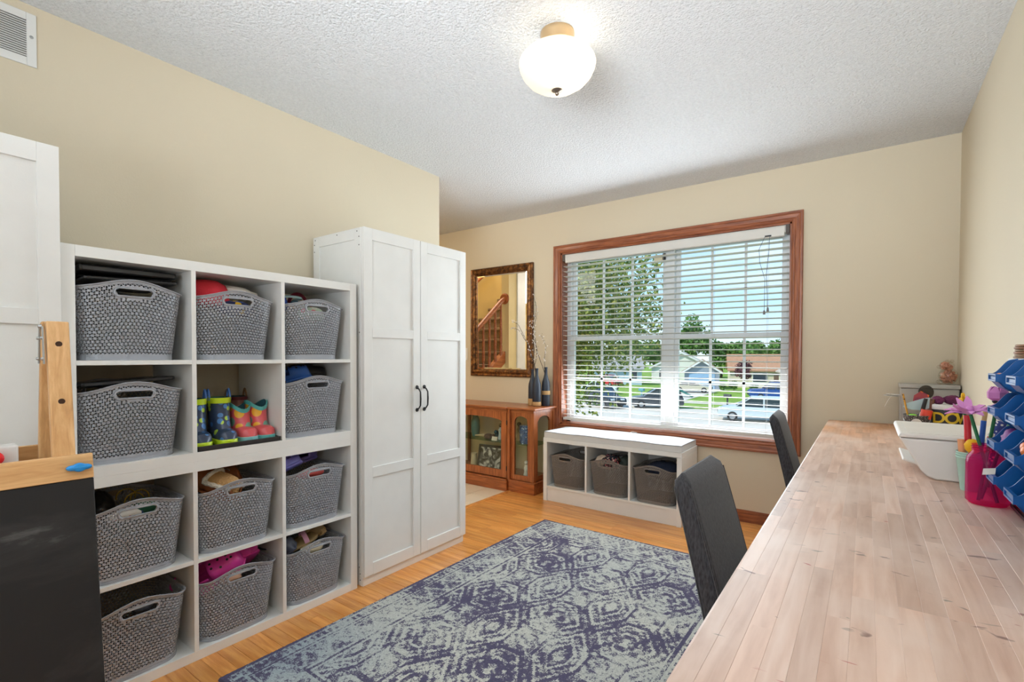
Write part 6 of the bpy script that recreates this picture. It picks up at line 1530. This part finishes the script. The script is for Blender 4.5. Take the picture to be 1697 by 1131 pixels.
house('cream gabled house at the right edge of the window', (-4.6, 70.0, G), R(14), 7.0, 8, 2.6, 5.0, (236, 226, 206), (196, 184, 170), 'y', (1.8, 2.6, (160, 180, 196)), ((-1.6, .7, 1.7, 1.2),))
house('pale blue house far left behind the street tree', (-32.5, 74.0, G), R(22), 7.5, 7, 2.6, 4.6, (190, 208, 224), (172, 168, 166), 'x', (-1.5, 3.0, (206, 220, 232)), ((2.4, .9, 1.2, 1.2),))

def leaf_mat(name, c1, c2, c3, sc=9):
    m, nt, bs, out = nodes(name); n = N(nt, 'ShaderNodeTexNoise'); n.inputs['Scale'].default_value = sc; n.inputs['Detail'].default_value = 1; nt.links.new(coords(nt, 'Object'), n.inputs['Vector'])
    cr_ = ramp(nt, n.outputs['Fac'], [(.34, lin(c1)), (.5, lin(c2)), (.66, lin(c3))]); nt.links.new(cr_, bs.inputs['Base Color']); bs.inputs['Roughness'].default_value = .6
    tl = N(nt, 'ShaderNodeBsdfTranslucent'); nt.links.new(cr_, tl.inputs[0]); mi = N(nt, 'ShaderNodeMixShader'); mi.inputs[0].default_value = .35
    nt.links.new(bs.outputs[0], mi.inputs[1]); nt.links.new(tl.outputs[0], mi.inputs[2]); nt.links.new(mi.outputs[0], out.inputs[0]); return m
M_lf1 = leaf_mat('street_tree_leaf', (72, 96, 40), (122, 146, 62), (198, 188, 96), 14); M_lf2 = leaf_mat('woodland_leaf', (70, 112, 48), (104, 148, 66), (140, 176, 86), 1.2); M_lf3 = leaf_mat('plum_leaf', (86, 50, 62), (120, 72, 84), (140, 96, 92), 2.5)
M_bark = flat('grey_bark', (98, 84, 70), .9, bump=(20, .8, .03))
def tree(label, base, trunk_h, crown, rad, n, size, mat, seed, trunk_r=.14, lobes=9, group='trees outside', cat='tree', name='leafy_tree'):
    r = np.random.default_rng(seed); t = thing(name, label, cat, base, 0, group); cz = crown
    tw = MB(); tw.tube([(0, 0, 0), (.05 * rad[0], 0, trunk_h * .5), (0, 0, trunk_h), (0, 0, cz + rad[2] * .4)], [trunk_r, trunk_r * .8, trunk_r * .6, trunk_r * .15], 8)
    for k in range(7):
        a = k * 2.4; tw.tube([(0, 0, trunk_h * (.8 + .05 * k)), (rad[0] * .35 * math.cos(a), rad[1] * .35 * math.sin(a), cz - rad[2] * .1), (rad[0] * .75 * math.cos(a), rad[1] * .75 * math.sin(a), cz + rad[2] * .2 * math.sin(k))], [trunk_r * .4, trunk_r * .25, trunk_r * .08], 6)
    part('trunk', tw, M_bark, t, 60)
    L = r.normal(size=(lobes, 3)); L /= np.linalg.norm(L, axis=1)[:, None]; L *= (r.random((lobes, 1)) ** .4) * .68; L[0] = 0
    w = r.random(lobes) * .18 + .34; k = r.integers(0, lobes, n); d = r.normal(size=(n, 3)); d /= np.linalg.norm(d, axis=1)[:, None]
    p = (L[k] + d * (w[k] * r.random(n) ** .45)[:, None]) * np.array(rad) + np.array([0, 0, cz])
    a = r.normal(size=(n, 3)); a /= np.linalg.norm(a, axis=1)[:, None]; b = np.cross(a, r.normal(size=(n, 3))); b /= np.linalg.norm(b, axis=1)[:, None]
    s_ = (size * (.7 + .6 * r.random(n)))[:, None]; vs = np.stack([p - a * s_, p + b * s_ * .5, p + a * s_, p - b * s_ * .5], 1).reshape(-1, 3)
    me = bpy.data.meshes.new('foliage'); F = np.arange(4 * n).reshape(-1, 4)
    me.vertices.add(4 * n); me.vertices.foreach_set('co', vs.ravel().astype(np.float32)); me.loops.add(4 * n); me.loops.foreach_set('vertex_index', F.ravel().astype(np.int32)); me.polygons.add(n)
    me.polygons.foreach_set('loop_start', np.arange(0, 4 * n, 4, dtype=np.int32)); me.polygons.foreach_set('loop_total', np.full(n, 4, dtype=np.int32)); me.update(calc_edges=True)
    o = link('foliage', me, mat, t); o['kind'] = 'stuff'; return t
tree('leafy street tree close outside the left half of the window', (-6.35, 10.4, G), 2.6, 5.45, (3.1, 2.4, 3.0), 30000, .062, M_lf1, 4, .15, 40)
lbs = ['tallest bright green tree above the white gable', 'round tree behind the grey garage roof', 'dark green tree behind the left end of the brown roof', 'tree behind the middle of the brown roof', 'bushy tree behind the right end of the brown roof', 'light green tree at the right edge of the window', 'far tree behind the cream gable', 'dark tree behind the pale blue house', 'broad tree far left behind the street', 'tree between the pale blue house and the white gable', 'tree behind the red car']
tp = [(-31, 108, 8.6, 5.5), (-25.5, 112, 5.4, 5.6), (-20, 110, 5.2, 5.5), (-14, 112, 5.0, 5.4), (-8.5, 111, 5.4, 5.4), (-3.5, 104, 7.2, 5.2), (1.5, 110, 5.0, 5.6), (-38, 92, 4.6, 5.2), (-52, 90, 5.4, 6.5), (-37, 104, 4.6, 5.6), (-45, 88, 5.2, 5.6)]
for k, (x, y, cz, rd) in enumerate(tp): tree(lbs[k], (x, y, G), cz * .5, cz, (rd * .85, rd * .8, cz * .72), 2600, .42, M_lf2, 40 + k, .3, 10)
tree('small purple-leaved tree in front of the brown-roofed house', (-13.2, 70.5, G), 1.2, 2.7, (1.5, 1.3, 1.5), 1500, .16, M_lf3, 71, .08, 9)
for k, (x, y, rd, lb) in enumerate(((-14.6, 71.4, 1.0, 'green shrub left of the purple tree'), (-12.2, 71.0, .8, 'green shrub below the purple tree'), (-10.2, 71.6, .75, 'green shrub right of the purple tree'), (-16.0, 71.0, .7, 'green shrub beside the grey garage'))):
    tree(lb, (x, y, G), .3, rd * .7, (rd, rd * .8, rd * .7), 700, .13, M_lf2, 80 + k, .04, 6, 'shrubs by the house', 'shrub', 'garden_shrub')
